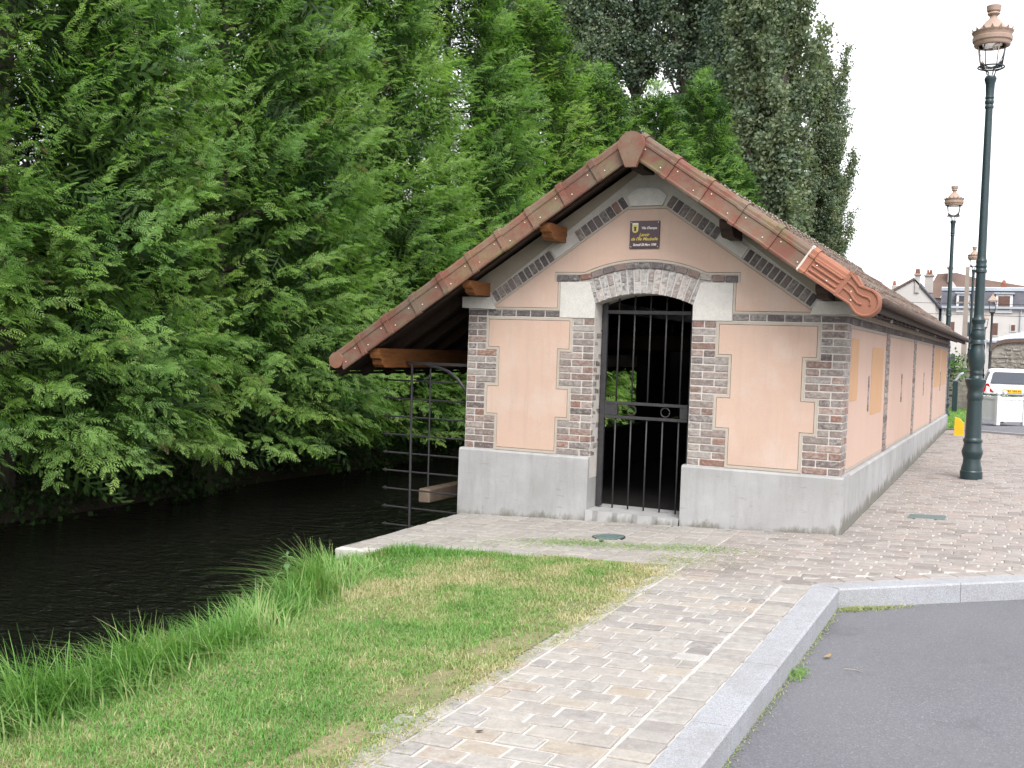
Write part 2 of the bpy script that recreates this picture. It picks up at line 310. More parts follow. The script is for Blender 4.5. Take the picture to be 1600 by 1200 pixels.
# ------------------------------------------------------------------ mesh helpers
class MB:
    def __init__(s): s.v, s.f = [], []
    def add(s, vs, fs):
        n = len(s.v); s.v += [tuple(v) for v in vs]; s.f += [tuple(i + n for i in f) for f in fs]; return s
    def box(s, x0, x1, y0, y1, z0, z1):
        return s.add([(x0, y0, z0), (x1, y0, z0), (x1, y1, z0), (x0, y1, z0), (x0, y0, z1), (x1, y0, z1), (x1, y1, z1), (x0, y1, z1)],
                     [(0, 3, 2, 1), (4, 5, 6, 7), (0, 1, 5, 4), (1, 2, 6, 5), (2, 3, 7, 6), (3, 0, 4, 7)])
    def cbox(s, x0, x1, y0, y1, z0, z1, c=.006, jit=0):
        """box with chamfered edges, 44 triangles"""
        L = ((x0, x1), (y0, y1), (z0, z1)); vs = []; idx = {}
        for a in (0, 1):
            for b in (0, 1):
                for d in (0, 1):
                    for ax in range(3):
                        p = []
                        for q, e in enumerate((a, b, d)):
                            val = L[q][e]
                            if q != ax: val += c if e == 0 else -c
                            p.append(val + (random.uniform(-jit, jit) if jit else 0))
                        idx[(a, b, d, ax)] = len(vs); vs.append(p)
        fs = []
        for ax in range(3):
            o1, o2 = (ax + 1) % 3, (ax + 2) % 3
            for e in (0, 1):
                q = []
                for i, j in ((0, 0), (1, 0), (1, 1), (0, 1)):
                    t = [0, 0, 0]; t[ax] = e; t[o1] = i; t[o2] = j; q.append(idx[(*t, ax)])
                fs.append(q if e else q[::-1])
            for i in (0, 1):
                for j in (0, 1):
                    t0 = [0, 0, 0]; t1 = [0, 0, 0]; t0[ax] = 0; t1[ax] = 1
                    for t in (t0, t1): t[o1] = i; t[o2] = j
                    fs.append((idx[(*t0, o1)], idx[(*t1, o1)], idx[(*t1, o2)], idx[(*t0, o2)]))
        for a in (0, 1):
            for b in (0, 1):
                for d in (0, 1): fs.append(tuple(idx[(a, b, d, q)] for q in range(3)))
        return s.add(vs, fs)
    def prism(s, poly, y0, y1, axis='y'):
        """polygon extruded along an axis: 'y' takes (x,z), 'x' takes (y,z), 'z' takes (x,y)"""
        n = len(poly)
        mk = {'y': lambda p, d: (p[0], d, p[1]), 'x': lambda p, d: (d, p[0], p[1]), 'z': lambda p, d: (p[0], p[1], d)}[axis]
        return s.add([mk(p, y0) for p in poly] + [mk(p, y1) for p in poly],
                     [tuple(range(n)), tuple(range(2 * n - 1, n - 1, -1))] + [(i, i + n, (i + 1) % n + n, (i + 1) % n) for i in range(n)])
    def tube(s, pts, r, n=8, cap=True):
        pts = [Vector(p) for p in pts]; rs = r if isinstance(r, (list, tuple)) else [r] * len(pts)
        vs, fs = [], []; prev = None
        for i, p in enumerate(pts):
            d = (pts[min(i + 1, len(pts) - 1)] - pts[max(i - 1, 0)]).normalized()
            if prev is None: a = d.orthogonal().normalized()
            else: a = (prev - d * prev.dot(d)).normalized()
            prev = a; b = d.cross(a)
            for k in range(n):
                t = 2 * math.pi * k / n; vs.append(p + (a * math.cos(t) + b * math.sin(t)) * rs[i])
        for i in range(len(pts) - 1):
            for k in range(n): fs.append((i * n + k, i * n + (k + 1) % n, (i + 1) * n + (k + 1) % n, (i + 1) * n + k))
        if cap: fs += [tuple(range(n - 1, -1, -1)), tuple(range((len(pts) - 1) * n, len(pts) * n))]
        return s.add(vs, fs)
    def lathe(s, prof, n=24, cx=0, cy=0, ph=0):
        vs, fs = [], []
        for r, z in prof:
            for k in range(n):
                t = 2 * math.pi * k / n + ph; vs.append((cx + r * math.cos(t), cy + r * math.sin(t), z))
        for i in range(len(prof) - 1):
            for k in range(n): fs.append((i * n + k, i * n + (k + 1) % n, (i + 1) * n + (k + 1) % n, (i + 1) * n + k))
        fs += [tuple(range(n - 1, -1, -1)), tuple(range((len(prof) - 1) * n, len(prof) * n))]
        return s.add(vs, fs)
    def ball(s, c, r, n=10, m=6, sz=1):
        prof = [(max(r * math.sin(math.pi * i / m), 1e-4), c[2] + sz * r * -math.cos(math.pi * i / m)) for i in range(m + 1)]
        return s.lathe(prof, n, c[0], c[1])
    def tf(s, M):
        s.v = [tuple(M @ Vector(v)) for v in s.v]; return s
    def mesh(s, name, recalc=True):
        me = bpy.data.meshes.new(name); me.from_pydata(s.v, [], s.f)
        if recalc:
            bm = bmesh.new(); bm.from_mesh(me); bmesh.ops.recalc_face_normals(bm, faces=bm.faces[:]); bm.to_mesh(me); bm.free()
        me.update(); return me
    def build(s, name, mat, parent=None, smooth=False, angle=None, recalc=True):
        me = s.mesh(name, recalc); me.materials.append(mat)
        return link(name, me, parent, smooth, angle)
def link(name, me, parent=None, smooth=False, angle=None):
    o = bpy.data.objects.new(name, me); COL.objects.link(o); o.parent = parent
    if smooth:
        me.polygons.foreach_set('use_smooth', np.ones(len(me.polygons), bool))
        if angle: me.set_sharp_from_angle(angle=R(angle))
    return o
def tag(o, label=None, cat=None, group=None, kind=None):
    if label: o['label'] = label
    if cat: o['category'] = cat
    if group: o['group'] = group
    if kind: o['kind'] = kind
    return o
def empty(name, loc=(0, 0, 0), rz=0):
    o = bpy.data.objects.new(name, None); COL.objects.link(o); o.location = loc; o.rotation_euler = (0, 0, rz); o.empty_display_size = .2; return o
def copy_tree(o, parent=None):
    c = o.copy(); COL.objects.link(c); c.parent = parent
    for k in ('label', 'category', 'group', 'kind'):
        if k in o: c[k] = o[k]
    for ch in list(o.children): copy_tree(ch, c)
    return c
def quads_mesh(name, V, Q, mat, tint=None, smooth=False):
    """big meshes of quads straight from numpy arrays"""
    me = bpy.data.meshes.new(name); nv, nq = len(V), len(Q)
    me.vertices.add(nv); me.vertices.foreach_set('co', np.ascontiguousarray(V, np.float32).ravel())
    me.loops.add(nq * 4); me.loops.foreach_set('vertex_index', np.ascontiguousarray(Q, np.int32).ravel())
    me.polygons.add(nq); me.polygons.foreach_set('loop_start', np.arange(0, nq * 4, 4, dtype=np.int32))
    if smooth: me.polygons.foreach_set('use_smooth', np.ones(nq, bool))
    me.update(calc_edges=True)
    if tint is not None:
        a = me.attributes.new('tint', 'FLOAT', 'POINT'); a.data.foreach_set('value', np.ascontiguousarray(tint, np.float32))
    me.materials.append(mat); return me

class Pieces:
    """alike pieces: the ones that show largest become objects of their own, the rest one joined part"""
    def __init__(s, name, mats, parent, cap=300): s.name, s.mats, s.parent, s.cap, s.items = name, mats, parent, cap, []
    def add(s, me, M, tint, pri=None):
        p = M.translation
        d = (Vector(CAM) - p).length if pri is None else pri
        s.items.append((d, me, M, tint))
    def finish(s, rest):
        s.items.sort(key=lambda t: t[0])
        for d, me, M, tint in s.items[:s.cap]:
            if not me.materials: me.materials.append(s.mats[0])
            o = bpy.data.objects.new(s.name, me); COL.objects.link(o); o.parent = s.parent; o.matrix_local = M; o['tint'] = float(tint)
        more = s.items[s.cap:]
        if more:
            V, F, T = [], [], []; n = 0
            for d, me, M, tint in more:
                vs = [tuple(M @ v.co) for v in me.vertices]; V += vs
                F += [tuple(i + n for i in p.vertices) for p in me.polygons]; n += len(vs); T += [tint] * len(vs)
            mm = bpy.data.meshes.new(rest); mm.from_pydata(V, [], F); a = mm.attributes.new('tint', 'FLOAT', 'POINT'); a.data.foreach_set('value', T)
            mm.materials.append(s.mats[1]); o = link(rest, mm, s.parent); o['kind'] = 'stuff'
CB = {}
def cbox_mesh(lx, ly, lz, c=.005, jit=.0012, var=3):
    """chamfered block centred on x and z, front face at y=0, running back to ly; a few uneven variants shared by all alike pieces"""
    k = (round(lx, 3), round(ly, 3), round(lz, 3), c, random.randrange(var))
    if k not in CB: CB[k] = MB().cbox(-lx / 2, lx / 2, 0, ly, -lz / 2, lz / 2, c, jit).mesh('block')
    return CB[k]

# value noise on numpy arrays
_t = rng.random((64, 64))
def vnoise(x, y, s):
    x = np.asarray(x) * s; y = np.asarray(y) * s
    xi = np.floor(x).astype(int); yi = np.floor(y).astype(int); fx = x - xi; fy = y - yi
    fx = fx * fx * (3 - 2 * fx); fy = fy * fy * (3 - 2 * fy)
    g = lambda a, b: _t[a % 64, b % 64]
    return (g(xi, yi) * (1 - fx) + g(xi + 1, yi) * fx) * (1 - fy) + (g(xi, yi + 1) * (1 - fx) + g(xi + 1, yi + 1) * fx) * fy
def fbm(x, y, s): return (vnoise(x, y, s) * .5 + vnoise(x, y, s * 2.1) * .3 + vnoise(x, y, s * 4.7) * .2)

# ================================================================== SETTING
LX0, LX1 = .55, 2.86        # lawn
# ground: one sheet to the horizon with the river channel cut along the building
xs = [-900, -60, -12, -7, -5.6, -5.2, -4.9, -4.6, -4.2, .05, .18, .35, .6, .85, 1.4, 2.2, 3.0, 3.9, 4.05, 6.9, 10, 60, 900]
ys = [-900, -60, -12, -9, -7, -5, -3.5, -2.35, -2.2, 0, 3, 7, 11, 14, 19, 25, 60, 900]
def ground_z(x, y):
    g = float(gz(x, y)) - .03
    if x < -4.5: return -1.0 if x > -4.8 else (-.72 if x > -5 else -.5 if x > -5.5 else -.3 + (.1 if x < -6.5 else 0)) + .16 * math.sin(y * 1.3) * (1 if x > -6 else 0)
    if x < -4.1: return -1.1
    if x <= .06: return -1.1
    if y <= -2.25:
        if x < .2: return -.62
        if x < .4: return -.42
        if x < .7: return g - .09
    elif x < .7: return -1.1 if x < .2 else g - .35
    if x > 4.0 and y < 12: return g - .22
    return g - (.03 if y > -2.25 else 0)
mb = MB(); nx = len(xs)
for y in ys:
    for x in xs: mb.v.append((x, y, ground_z(x, y)))
for j in range(len(ys) - 1):
    for i in range(nx - 1): mb.f.append((j * nx + i, j * nx + i + 1, (j + 1) * nx + i + 1, (j + 1) * nx + i))
ground = tag(mb.build('ground', m_gravel), kind='structure')

river = tag(MB().add([(-5.6, -120, -.62), (.3, -120, -.62), (.3, 160, -.62), (-5.6, 160, -.62)], [(0, 1, 2, 3)]).build('river', m_water), kind='structure')

def mk_soil():
    m, n, b, o = newmat('lawn_soil'); k = NT(n)
    f = k.noise(1.7, 6, .65); col = k.mix(k.ramp(f, [(.35, 0.), (.65, 1.)]), (.17, .20, .075), (.29, .25, .14))
    k.link(k.mix(.6, col, k.ramp(k.noise(70, 3), [(.3, .4), (.7, 1.)]), 'MULTIPLY'), b.inputs['Base Color']); b.inputs['Roughness'].default_value = .95
    k.bump(k.noise(60), b, .6, .02); return m
m_soil = mk_soil()
# lawn sheet (grass blades grow on it below)
def bank_x(y):
    t = np.clip((-np.asarray(y, float) - 2.4) / 2.6, 0, 1); return .12 + .72 * t * t * (3 - 2 * t)
def lawn_z(x, y):
    """top of the soil: level lawn that rounds off and drops down the river bank"""
    g = gz(x, y) + .003
    e = np.clip((bank_x(y) + .42 - np.asarray(x)) / .55, 0, 1.3)
    return g - .50 * e ** 1.4 + .012 * (vnoise(x, y, 3) - .5)
mb = MB(); gx = np.concatenate([np.linspace(.02, 1.2, 22), np.linspace(1.25, 2.84, 14)]); gy = np.linspace(-14, -1.93, 70)
for y in gy:
    for x in gx: mb.v.append((x, y, float(lawn_z(x, y))))
for j in range(len(gy) - 1):
    for i in range(len(gx) - 1):
        if gy[j + 1] > -2.1 and gx[i] < 1.2 and gy[j] > -2.3 - .2: continue
        k = j * len(gx) + i; mb.f.append((k, k + 1, k + 1 + len(gx), k + len(gx)))
lawn = tag(mb.build('lawn', m_soil, smooth=True), kind='structure')

# pavement: mortar bed + individual pavers
LEG = Vector((math.cos(R(33.5)), math.sin(R(33.5)), 0)); LEGN = Vector((-LEG.y, LEG.x, 0))
KIN, KOUT, KY = 3.985, 4.165, -2.28       # kerb inner/outer x, corner y (front edge)
KW = .19
cb = Vector((KIN, -2.175, 0))              # back corner of the kerb
def leg_back(x): return cb.y + (x - cb.x) * LEG.y / LEG.x     # y of the kerb's back edge
bed = MB()
def sheet(mb, poly, off):
    mb.add([(x, y, float(gz(x, y)) + off) for x, y in poly], [tuple(range(len(poly)))])
sheet(bed, [(2.70, -14), (KIN + .02, -14), (KIN + .02, -2.15), (2.70, -2.15)], -.010)
sheet(bed, [(0.0, -2.25), (2.60, -2.15), (2.60, .3), (0.0, .3)], -.010)
sheet(bed, [(2.60, -2.15), (KIN + .02, -2.15), (7, leg_back(7) - .03), (7, 14), (2.60, 14)], -.010)
sheet(bed, [(7, leg_back(7) - .03), (16, leg_back(16) - .03), (16, 14), (7, 14)], -.010)
pavement = tag(bed.build('pavement', m_sand), kind='structure')
PVROT = Vector((0, 0, 1)).rotation_difference(NPL).to_matrix().to_4x4()
def paver_mesh(lx, ly, var=4):
    k = ('p', round(lx, 3), round(ly, 3), random.randrange(var))
    if k not in CB:
        m = MB(); j = lambda: random.uniform(-.005, .005)
        c = .007
        top = [(-lx / 2 + c + j(), -ly / 2 + c + j(), 0), (lx / 2 - c + j(), -ly / 2 + c + j(), 0), (lx / 2 - c + j(), ly / 2 - c + j(), 0), (-lx / 2 + c + j(), ly / 2 - c + j(), 0)]
        mid = [(p[0] + math.copysign(c, p[0]), p[1] + math.copysign(c, p[1]), -.006) for p in top]
        low = [(p[0], p[1], -.03) for p in mid]
        m.add(top + mid + low, [(0, 1, 2, 3)] + [(4 + i, 4 + (i + 1) % 4, (i + 1) % 4, i) for i in range(4)] + [(8 + i, 8 + (i + 1) % 4, 4 + (i + 1) % 4, 4 + i) for i in range(4)])
        CB[k] = m.mesh('paver', False)
    return CB[k]
pv = Pieces('paver', PAVER, pavement, 300)
pz = Pieces('plaza_paver', PLAZA, pavement, 120)
def put_paver(P, x, y, lx, ly, tint=None, up_=0):
    M = Matrix.Translation((x, y, float(gz(x, y)) + random.uniform(-.004, .003) + up_)) @ PVROT @ Matrix.Rotation(random.gauss(0, .012), 4, 'Z') @ Matrix.Rotation(random.gauss(0, .008), 4, 'X') @ Matrix.Rotation(random.gauss(0, .008), 4, 'Y')
    d = (Vector((x, y, 0)) - Vector(CAM)).length
    vx = (Vector((x, y, 0)) - Vector(CAM)); fr = vx.dot(fw); 
    if fr < 1 or abs(vx.dot(r2) / fr) > .55 or vx.dot(u2) / fr < -.42: d += 50
    P.add(paver_mesh(lx, ly), M, random.random() if tint is None else tint, d)
# path: rows across, running bond, between a stack of edge pavers and a soldier course along the kerb
y = -7.4
row = 0
while y < -2.25:
    h = random.choice((.125, .135, .135, .145))
    x = 2.945 + (.0 if row % 2 else -.0); first = row % 2
    while x < 3.775:
        l = random.uniform(.105, .13) if first else random.uniform(.185, .235)
        first = False
        l = min(l, 3.775 - x)
        if 3.775 - (x + l) < .07: l = 3.775 - x
        if l > .05: put_paver(pv, x + l / 2, y + h / 2, l - .017, h - .017)
        x += l
    y += h; row += 1
y = -7.4
while y < -2.0:
    h = random.uniform(.125, .15); put_paver(pv, 2.84, y + h / 2, .19, h - .014); y += h
y = -7.4
while y < -2.3:
    h = random.uniform(.105, .135); put_paver(pv, 3.880, y + h / 2, .182, h - .014); y += h
# apron before the facade: columns running away from the viewer
x = .0
while x < 2.93:
    w = random.uniform(.19, .235); y = -2.16 + random.uniform(0, .05)
    if x + w > 2.9: w = 2.945 - x
    y -= random.uniform(0, .1)
    while y < -.06:
        l = random.uniform(.13, .17) if random.random() < .7 else random.uniform(.2, .27)
        l = min(l, -.045 - y)
        if l > .04 and y > -2.2: put_paver(pv, x + w / 2, y + l / 2, w - .012, l - .012, random.choice((.22, .3, .4, .5, .6, .7, .78)))
        y += l
    x += w
# plaza: running bond rows
y = -2.2; row = 0
while y < 13.9:
    h = random.uniform(.112, .128); x0 = 2.95 if y < -.08 else 3.838
    x = x0 + (.0 if row % 2 else .1); 
    if row % 2 == 0: put_paver(pz, x0 + .05, y + h / 2, .085, h - .012) if (y > leg_back(x0 + .1) + .15 or x0 + .1 < KIN) else None
    xmax = 6.2 + max(0, (y + 2)) * .02
    while x < xmax:
        l = random.uniform(.19, .22)
        ok = y > leg_back(x + l) + .17 if x + l > KIN - .2 else True
        if not ok:
            l = .10; ok = y > leg_back(x + l) + .13
        if ok: put_paver(pz, x + l / 2, y + h / 2, l - .016, h - .011)
        x += l
    y += h; row += 1
# course following the slanted kerb
for i in range(-1, 14):
    c = cb + LEG * (.12 + i * .215) + LEGN * .085
    M = Matrix.Translation((c.x, c.y, float(gz(c.x, c.y)))) @ PVROT @ Matrix.Rotation(R(33.5), 4, 'Z')
    pz.add(paver_mesh(.2, .14), M, random.random(), 5)
for i in range(9):
    put_paver(pz, 3.07 + i * .1 + .0, -2.235, .085, .10)
for (fx, fy, fl, fh) in ((3.70, -2.14, .17, .105), (3.86, -2.14, .14, .105), (3.70, -2.24, .15, .08), (3.88, -2.245, .18, .085), (3.93, -2.06, .09, .09)):
    put_paver(pz, fx, fy, fl, fh, up_=-.002)
pv.finish('pavers_beyond'); pz.finish('plaza_pavers_beyond')
# quay wall: the stepped end of the apron towards the river and the lawn
q = MB(); q.prism([(0, -2.2), (1.3, -2.13), (1.3, 0), (.05, 0), (.05, 14.3), (-.02, 14.3), (-.02, -2.2)], -1.1, -.21, 'z')
quay = tag(q.build('quay_wall', m_plinth), 'low grey concrete quay wall along the river under the paved apron', 'wall')
for i in range(6):
    x0 = .0 + i * .22
    c = MB().cbox(x0, x0 + .212, -2.30, -2.185, float(gz(x0, -2.25)) - .085, float(gz(x0, -2.25)) + .004, .008, .004)
    c.build('edge_stone', m_stone, quay)

# kerb: granite stones
kerb = empty('kerb', (0, 0, 0)); tag(kerb, kind='structure')
y = KY
while y > -14:
    l = 1.0 if y < KY else 1.0
    y1 = y - l
    def kp(x, yy, o): return (x, yy, float(gz(x, yy)) + o)
    a, b_ = y - .003, y1 + .003
    ya = -2.175 if y == KY else a
    c = .012
    vs = [kp(KIN, ya, .0), kp(KOUT - c, a, .0), kp(KOUT, a, -c), kp(KOUT, a, -.3), kp(KIN, ya, -.3),
          kp(KIN, b_, .0), kp(KOUT - c, b_, .0), kp(KOUT, b_, -c), kp(KOUT, b_, -.3), kp(KIN, b_, -.3)]
    MB().add(vs, [(0, 1, 2, 3, 4), (9, 8, 7, 6, 5)] + [(i, i + 5, (i + 1) % 5 + 5, (i + 1) % 5) for i in range(5)]).build('kerb_stone', m_granite, kerb)
    y = y1
t = 0.0
fc = Vector((KOUT, KY, 0))
for i in range(13):
    l = 1.0 if i else .9
    a0 = cb if i == 0 else cb + LEG * (t + .003); b0 = fc if i == 0 else fc + LEG * (t + .003 - .0)
    a1, b1 = cb + LEG * (t + l - .003), fc + LEG * (t + l - .003)
    c = LEGN * .012
    kz = lambda p, o: (p.x, p.y, float(gz(p.x, p.y)) + o)
    vs = [kz(a0, 0), kz(b0 + c, 0), kz(b0, -.012), kz(b0, -.3), kz(a0, -.3), kz(a1, 0), kz(b1 + c, 0), kz(b1, -.012), kz(b1, -.3), kz(a1, -.3)]
    MB().add(vs, [(0, 1, 2, 3, 4), (9, 8, 7, 6, 5)] + [(i_, i_ + 5, (i_ + 1) % 5 + 5, (i_ + 1) % 5) for i_ in range(5)]).build('kerb_stone', m_granite, kerb)
    t += l
# asphalt of the parking bay, about 14 cm below the kerb
rd = MB(); pts = []
nxr, nyr = 24, 40
for j in range(nyr + 1):
    for i in range(nxr + 1):
        x = KOUT - .02 + (16 - KOUT) * i / nxr
        ytop = KY + .02 + (x - KOUT) * LEG.y / LEG.x
        y = -16 + (ytop + 16) * j / nyr
        rd.v.append((x, y, float(gz(x, y)) - .135 + .012 * (float(vnoise(x, y, .9)) - .5)))
for j in range(nyr):
    for i in range(nxr):
        k = j * (nxr + 1) + i; rd.f.append((k, k + 1, k + nxr + 2, k + nxr + 1))
road = tag(rd.build('road', m_asph, smooth=True), kind='structure')
# street behind the plaza with its kerb line
fs = MB(); P = []
for y in (13.0, 14, 16, 19, 22, 25, 32, 60, 100):
    for x in (4.0, 5, 6, 7, 9, 14, 40): 
        yy = max(y, 13.95 - (x - 4.1) * 2.27 * .42) if y > 13.1 else 13.95 - (x - 4.1) * .95
        fs.v.append((x - (.0 if y < 26 else (y - 26) * .12), yy, float(gz(x, yy)) + .006))
for j in range(8):
    for i in range(6): k = j * 7 + i; fs.f.append((k, k + 1, k + 8, k + 7))
tag(fs.build('street', m_asph, smooth=True), kind='structure')
fk = MB()
for i in range(7):
    x0 = 4.02 + i * .98; y0 = 13.95 - (x0 - 4.1) * .95; x1 = x0 + .97; y1 = 13.95 - (x1 - 4.1) * .95
    for (a, b_) in (((x0, y0), (x1, y1)),):
        m_ = MB(); z0, z1 = float(gz(*a)), float(gz(*b_))
        n_ = Vector((b_[1] - a[1], a[0] - b_[0], 0)).normalized() * .15
        m_.add([(a[0], a[1], z0 + .03), (b_[0], b_[1], z1 + .03), (b_[0] + n_.x, b_[1] + n_.y, z1 + .03), (a[0] + n_.x, a[1] + n_.y, z0 + .03),
                (a[0], a[1], z0 - .2), (b_[0], b_[1], z1 - .2), (b_[0] + n_.x, b_[1] + n_.y, z1 - .2), (a[0] + n_.x, a[1] + n_.y, z0 - .2)],
               [(0, 1, 2, 3), (0, 4, 5, 1), (2, 1, 5, 6), (3, 2, 6, 7), (0, 3, 7, 4)])
        m_.build('kerb_stone', m_granite, kerb)

# ================================================================== WASH HOUSE
BW, BL, ZP, CH = 3.80, 14.2, .51, .0685       # width, length, plinth top, brick course
ZS = ZP + 20 * CH                               # underside of the frieze course (1.88)
ZF = ZS + CH                                    # top of the frieze (1.9485)
AX = BW / 2
RS = .670; RT0 = 3.60                           # roof slope and roof-top height at the ridge line
def rtop(x): return RT0 - RS * abs(x - AX)
COSR = 1 / math.sqrt(1 + RS * RS)
VY = -.47                                       # plane of the verge tiles
house = tag(empty('wash_house', (0, 0, 0)), 'low pink and brick wash house with tiled gable roof beside the river', 'wash house')
D0, D1 = 1.405, 2.395; SPR, RISE = 2.025, .105
ARC_R = (((D1 - D0) / 2) ** 2 + RISE ** 2) / (2 * RISE); ARC_C = SPR + RISE - ARC_R
def arc(r, a0, a1, n): return [(AX + r * math.sin(a0 + (a1 - a0) * i / n), ARC_C + r * math.cos(a0 + (a1 - a0) * i / n)) for i in range(n + 1)]
AA = math.asin((D1 - D0) / 2 / ARC_R)
def lerp(a, b, t): return a + (b - a) * t

# plinth with a weathered, slightly rounded top edge
for x0, x1 in ((-.04, D0), (D1 - .04, BW + .04)):
    pl = MB(); pl.prism([(-.04, -.4), (-.04, ZP - .022), (-.022, ZP - .004), (.02, ZP - .001), (.36, ZP - .001), (.36, -.4)], x0, x1, 'x'); pl.build('plinth', m_plinth, house)
MB().prism([(BW + .04, -.4), (BW + .04, ZP - .022), (BW + .022, ZP - .004), (BW - .02, ZP - .001), (BW - .30, ZP - .001), (BW - .30, -.4)], .362, BL, 'y').build('plinth', m_plinth, house)
sill = MB(); n = 14
tp = [(lerp(D0 + .0, D1 - .04, i / n), -.055 + .012 * math.sin(i * 2.1) + random.uniform(-.008, .008)) for i in range(n + 1)]
vs = [(x, y, -.01) for x, y in tp] + [(x, .42, -.002) for x, y in tp] + [(x, y - .02, -.16) for x, y in tp]
sill.add(vs, [(i, i + 1, i + n + 2, i + n + 1) for i in range(n)] + [(i + 1, i, i + 2 * n + 2, i + 2 * n + 3) for i in range(n)])
sill.build('door_sill', m_plinth, house)

# facade core in mortar, with the arched door opening
core = [(.001, .30), (.001, 2.10), (AX, 2.10 + RS * AX), (BW - .001, 2.10), (BW - .001, .30), (D1 - .001, .30), (D1 - .001, SPR)] + arc(ARC_R, AA, -AA, 14) + [(D0 + .001, SPR), (D0 + .001, .30)]
MB().prism(core, .0065, .35).build('front_wall', m_mortar, house)

BR = Pieces('brick', BRICK, house, 240)
def brick(x0, x1, z0, z1, tint=None, y=0.0, P=None, j=.0105):
    lx, lz = round(x1 - x0 - j, 3), round(z1 - z0 - j, 3)
    M = Matrix.Translation(((x0 + x1) / 2, y + random.uniform(-.0015, .003), (z0 + z1) / 2)) @ Matrix.Rotation(random.gauss(0, .004), 4, 'Y')
    (P or BR).add(cbox_mesh(lx, .05, lz), M, btint() if tint is None else tint, (Vector(CAM) - M.translation).length)
def btint(u=None):
    r = random.random()
    return random.uniform(.0, .3) if r < .24 else random.uniform(.3, .6) if r < .66 else random.uniform(.6, .85) if r < .90 else random.uniform(.85, 1)
H, S = .1075, .215
for c in range(20):
    z0, z1 = ZP + c * CH, ZP + (c + 1) * CH
    long = (c // 5) % 2 == 0
    odd = c % 2
    if long: pat = [S, .125] if odd else [.1075, .2325]
    else: pat = [S] if odd == 0 else [H, H]
    tot = sum(pat)
    redder = lambda base: None
    for outer, sgn in ((0.0, 1), (D0, -1), (D1, 1), (BW, -1)):
        # outer piers are a hair narrower than the door piers
        k = 1.0 if outer in (0.0, BW) else 1.075
        x = outer
        for w in pat:
            w2 = w * k; xa, xb = sorted((x, x + sgn * w2)); brick(xa, xb, z0, z1); x += sgn * w2
# frieze course across the wall, over the panels
def frieze(x0, x1):
    n = max(1, round((x1 - x0) / .172)); w = (x1 - x0) / n
    for i in range(n): brick(x0 + i * w, x0 + (i + 1) * w, ZS + .002, ZF, random.choice((.05, .12, .2, .33, .45, .15)), P=FR, y=-.002)
FR = Pieces('frieze_brick', RAKE, house, 60)
for a, b_ in ((0, .22), (.22, 1.03), (2.77, 3.58), (3.58, 3.80)): frieze(a, b_)
# door jamb reveals: brick faces turned into the opening
JB = Pieces('jamb_brick', BRICK, house, 80)
for c in range(20):
    z0, z1 = ZP + c * CH, ZP + (c + 1) * CH
    for xj, rz in ((D0, R(90)), (D1, R(-90))):
        yy = .0
        for w in ((.06, .13, .14) if c % 2 else (.12, .12, .09)):
            lz = round(z1 - z0 - .009, 3)
            M = Matrix.Translation((xj + (.001 if rz > 0 else -.001) + random.uniform(-.001, .001), yy + w / 2, (z0 + z1) / 2)) @ Matrix.Rotation(rz, 4, 'Z')
            if rz > 0: JB.add(cbox_mesh(round(w - .009, 3), .04, lz), M, btint())
            else: JB.add(cbox_mesh(round(w - .009, 3), .04, lz), M, btint(), 99)
            yy += w
# springer stones and the arch
for sgn in (1, -1):
    P = [(AX - sgn * (AX - x), z) for x, z in ((1.03, ZS + .002), (D0, ZS + .002), (D0, SPR), (1.338, 2.236), (1.03, 2.236))]
    MB().prism(P, -.006, .34).build('springer_stone', m_white_stone, house)
AB = Pieces('arch_brick', ARCHB, house, 60)
NV = 17
Rin, Rout = ARC_R, ARC_R + .235
for i in range(NV):
    a0 = -AA * 1.02 + 2 * AA * 1.02 * i / NV; a1 = -AA * 1.02 + 2 * AA * 1.02 * (i + 1) / NV; g = .0085 / Rin
    cuts = [(Rin, Rout)] if i % 2 == 0 else [(Rin, Rin + .116), (Rin + .121, Rout)]
    if i in (0, NV - 1): cuts = [(Rin, Rin + .10), (Rin + .106, Rout)]
    for (ra, rb) in cuts:
        am = (a0 + a1) / 2; q = []
        for r, a in ((ra, a0 + g), (ra, a1 - g), (rb, a1 - g * .8), (rb, a0 + g * .8)):
            q.append((AX + r * math.sin(a), ARC_C + r * math.cos(a)))
        cx = sum(p[0] for p in q) / 4; cz = sum(p[1] for p in q) / 4
        c = .004; inn = [(cx + (p[0] - cx) * .94, cz + (p[1] - cz) * .97) for p in q]
        y0 = random.uniform(-.006, -.001)
        vs = [(p[0] - cx, y0, p[1] - cz) for p in inn] + [(p[0] - cx, y0 + .006, p[1] - cz) for p in q] + [(p[0] - cx, .30, p[1] - cz) for p in q]
        me = MB().add(vs, [(0, 1, 2, 3)] + [(4 + k, 4 + (k + 1) % 4, (k + 1) % 4, k) for k in range(4)] + [(8 + k, 8 + (k + 1) % 4, 4 + (k + 1) % 4, 4 + k) for k in range(4)]).mesh('voussoir')
        AB.add(me, Matrix.Translation((cx, 0, cz)), random.choice((.02, .1, .3, .5, .62, .72, .8, .95)))
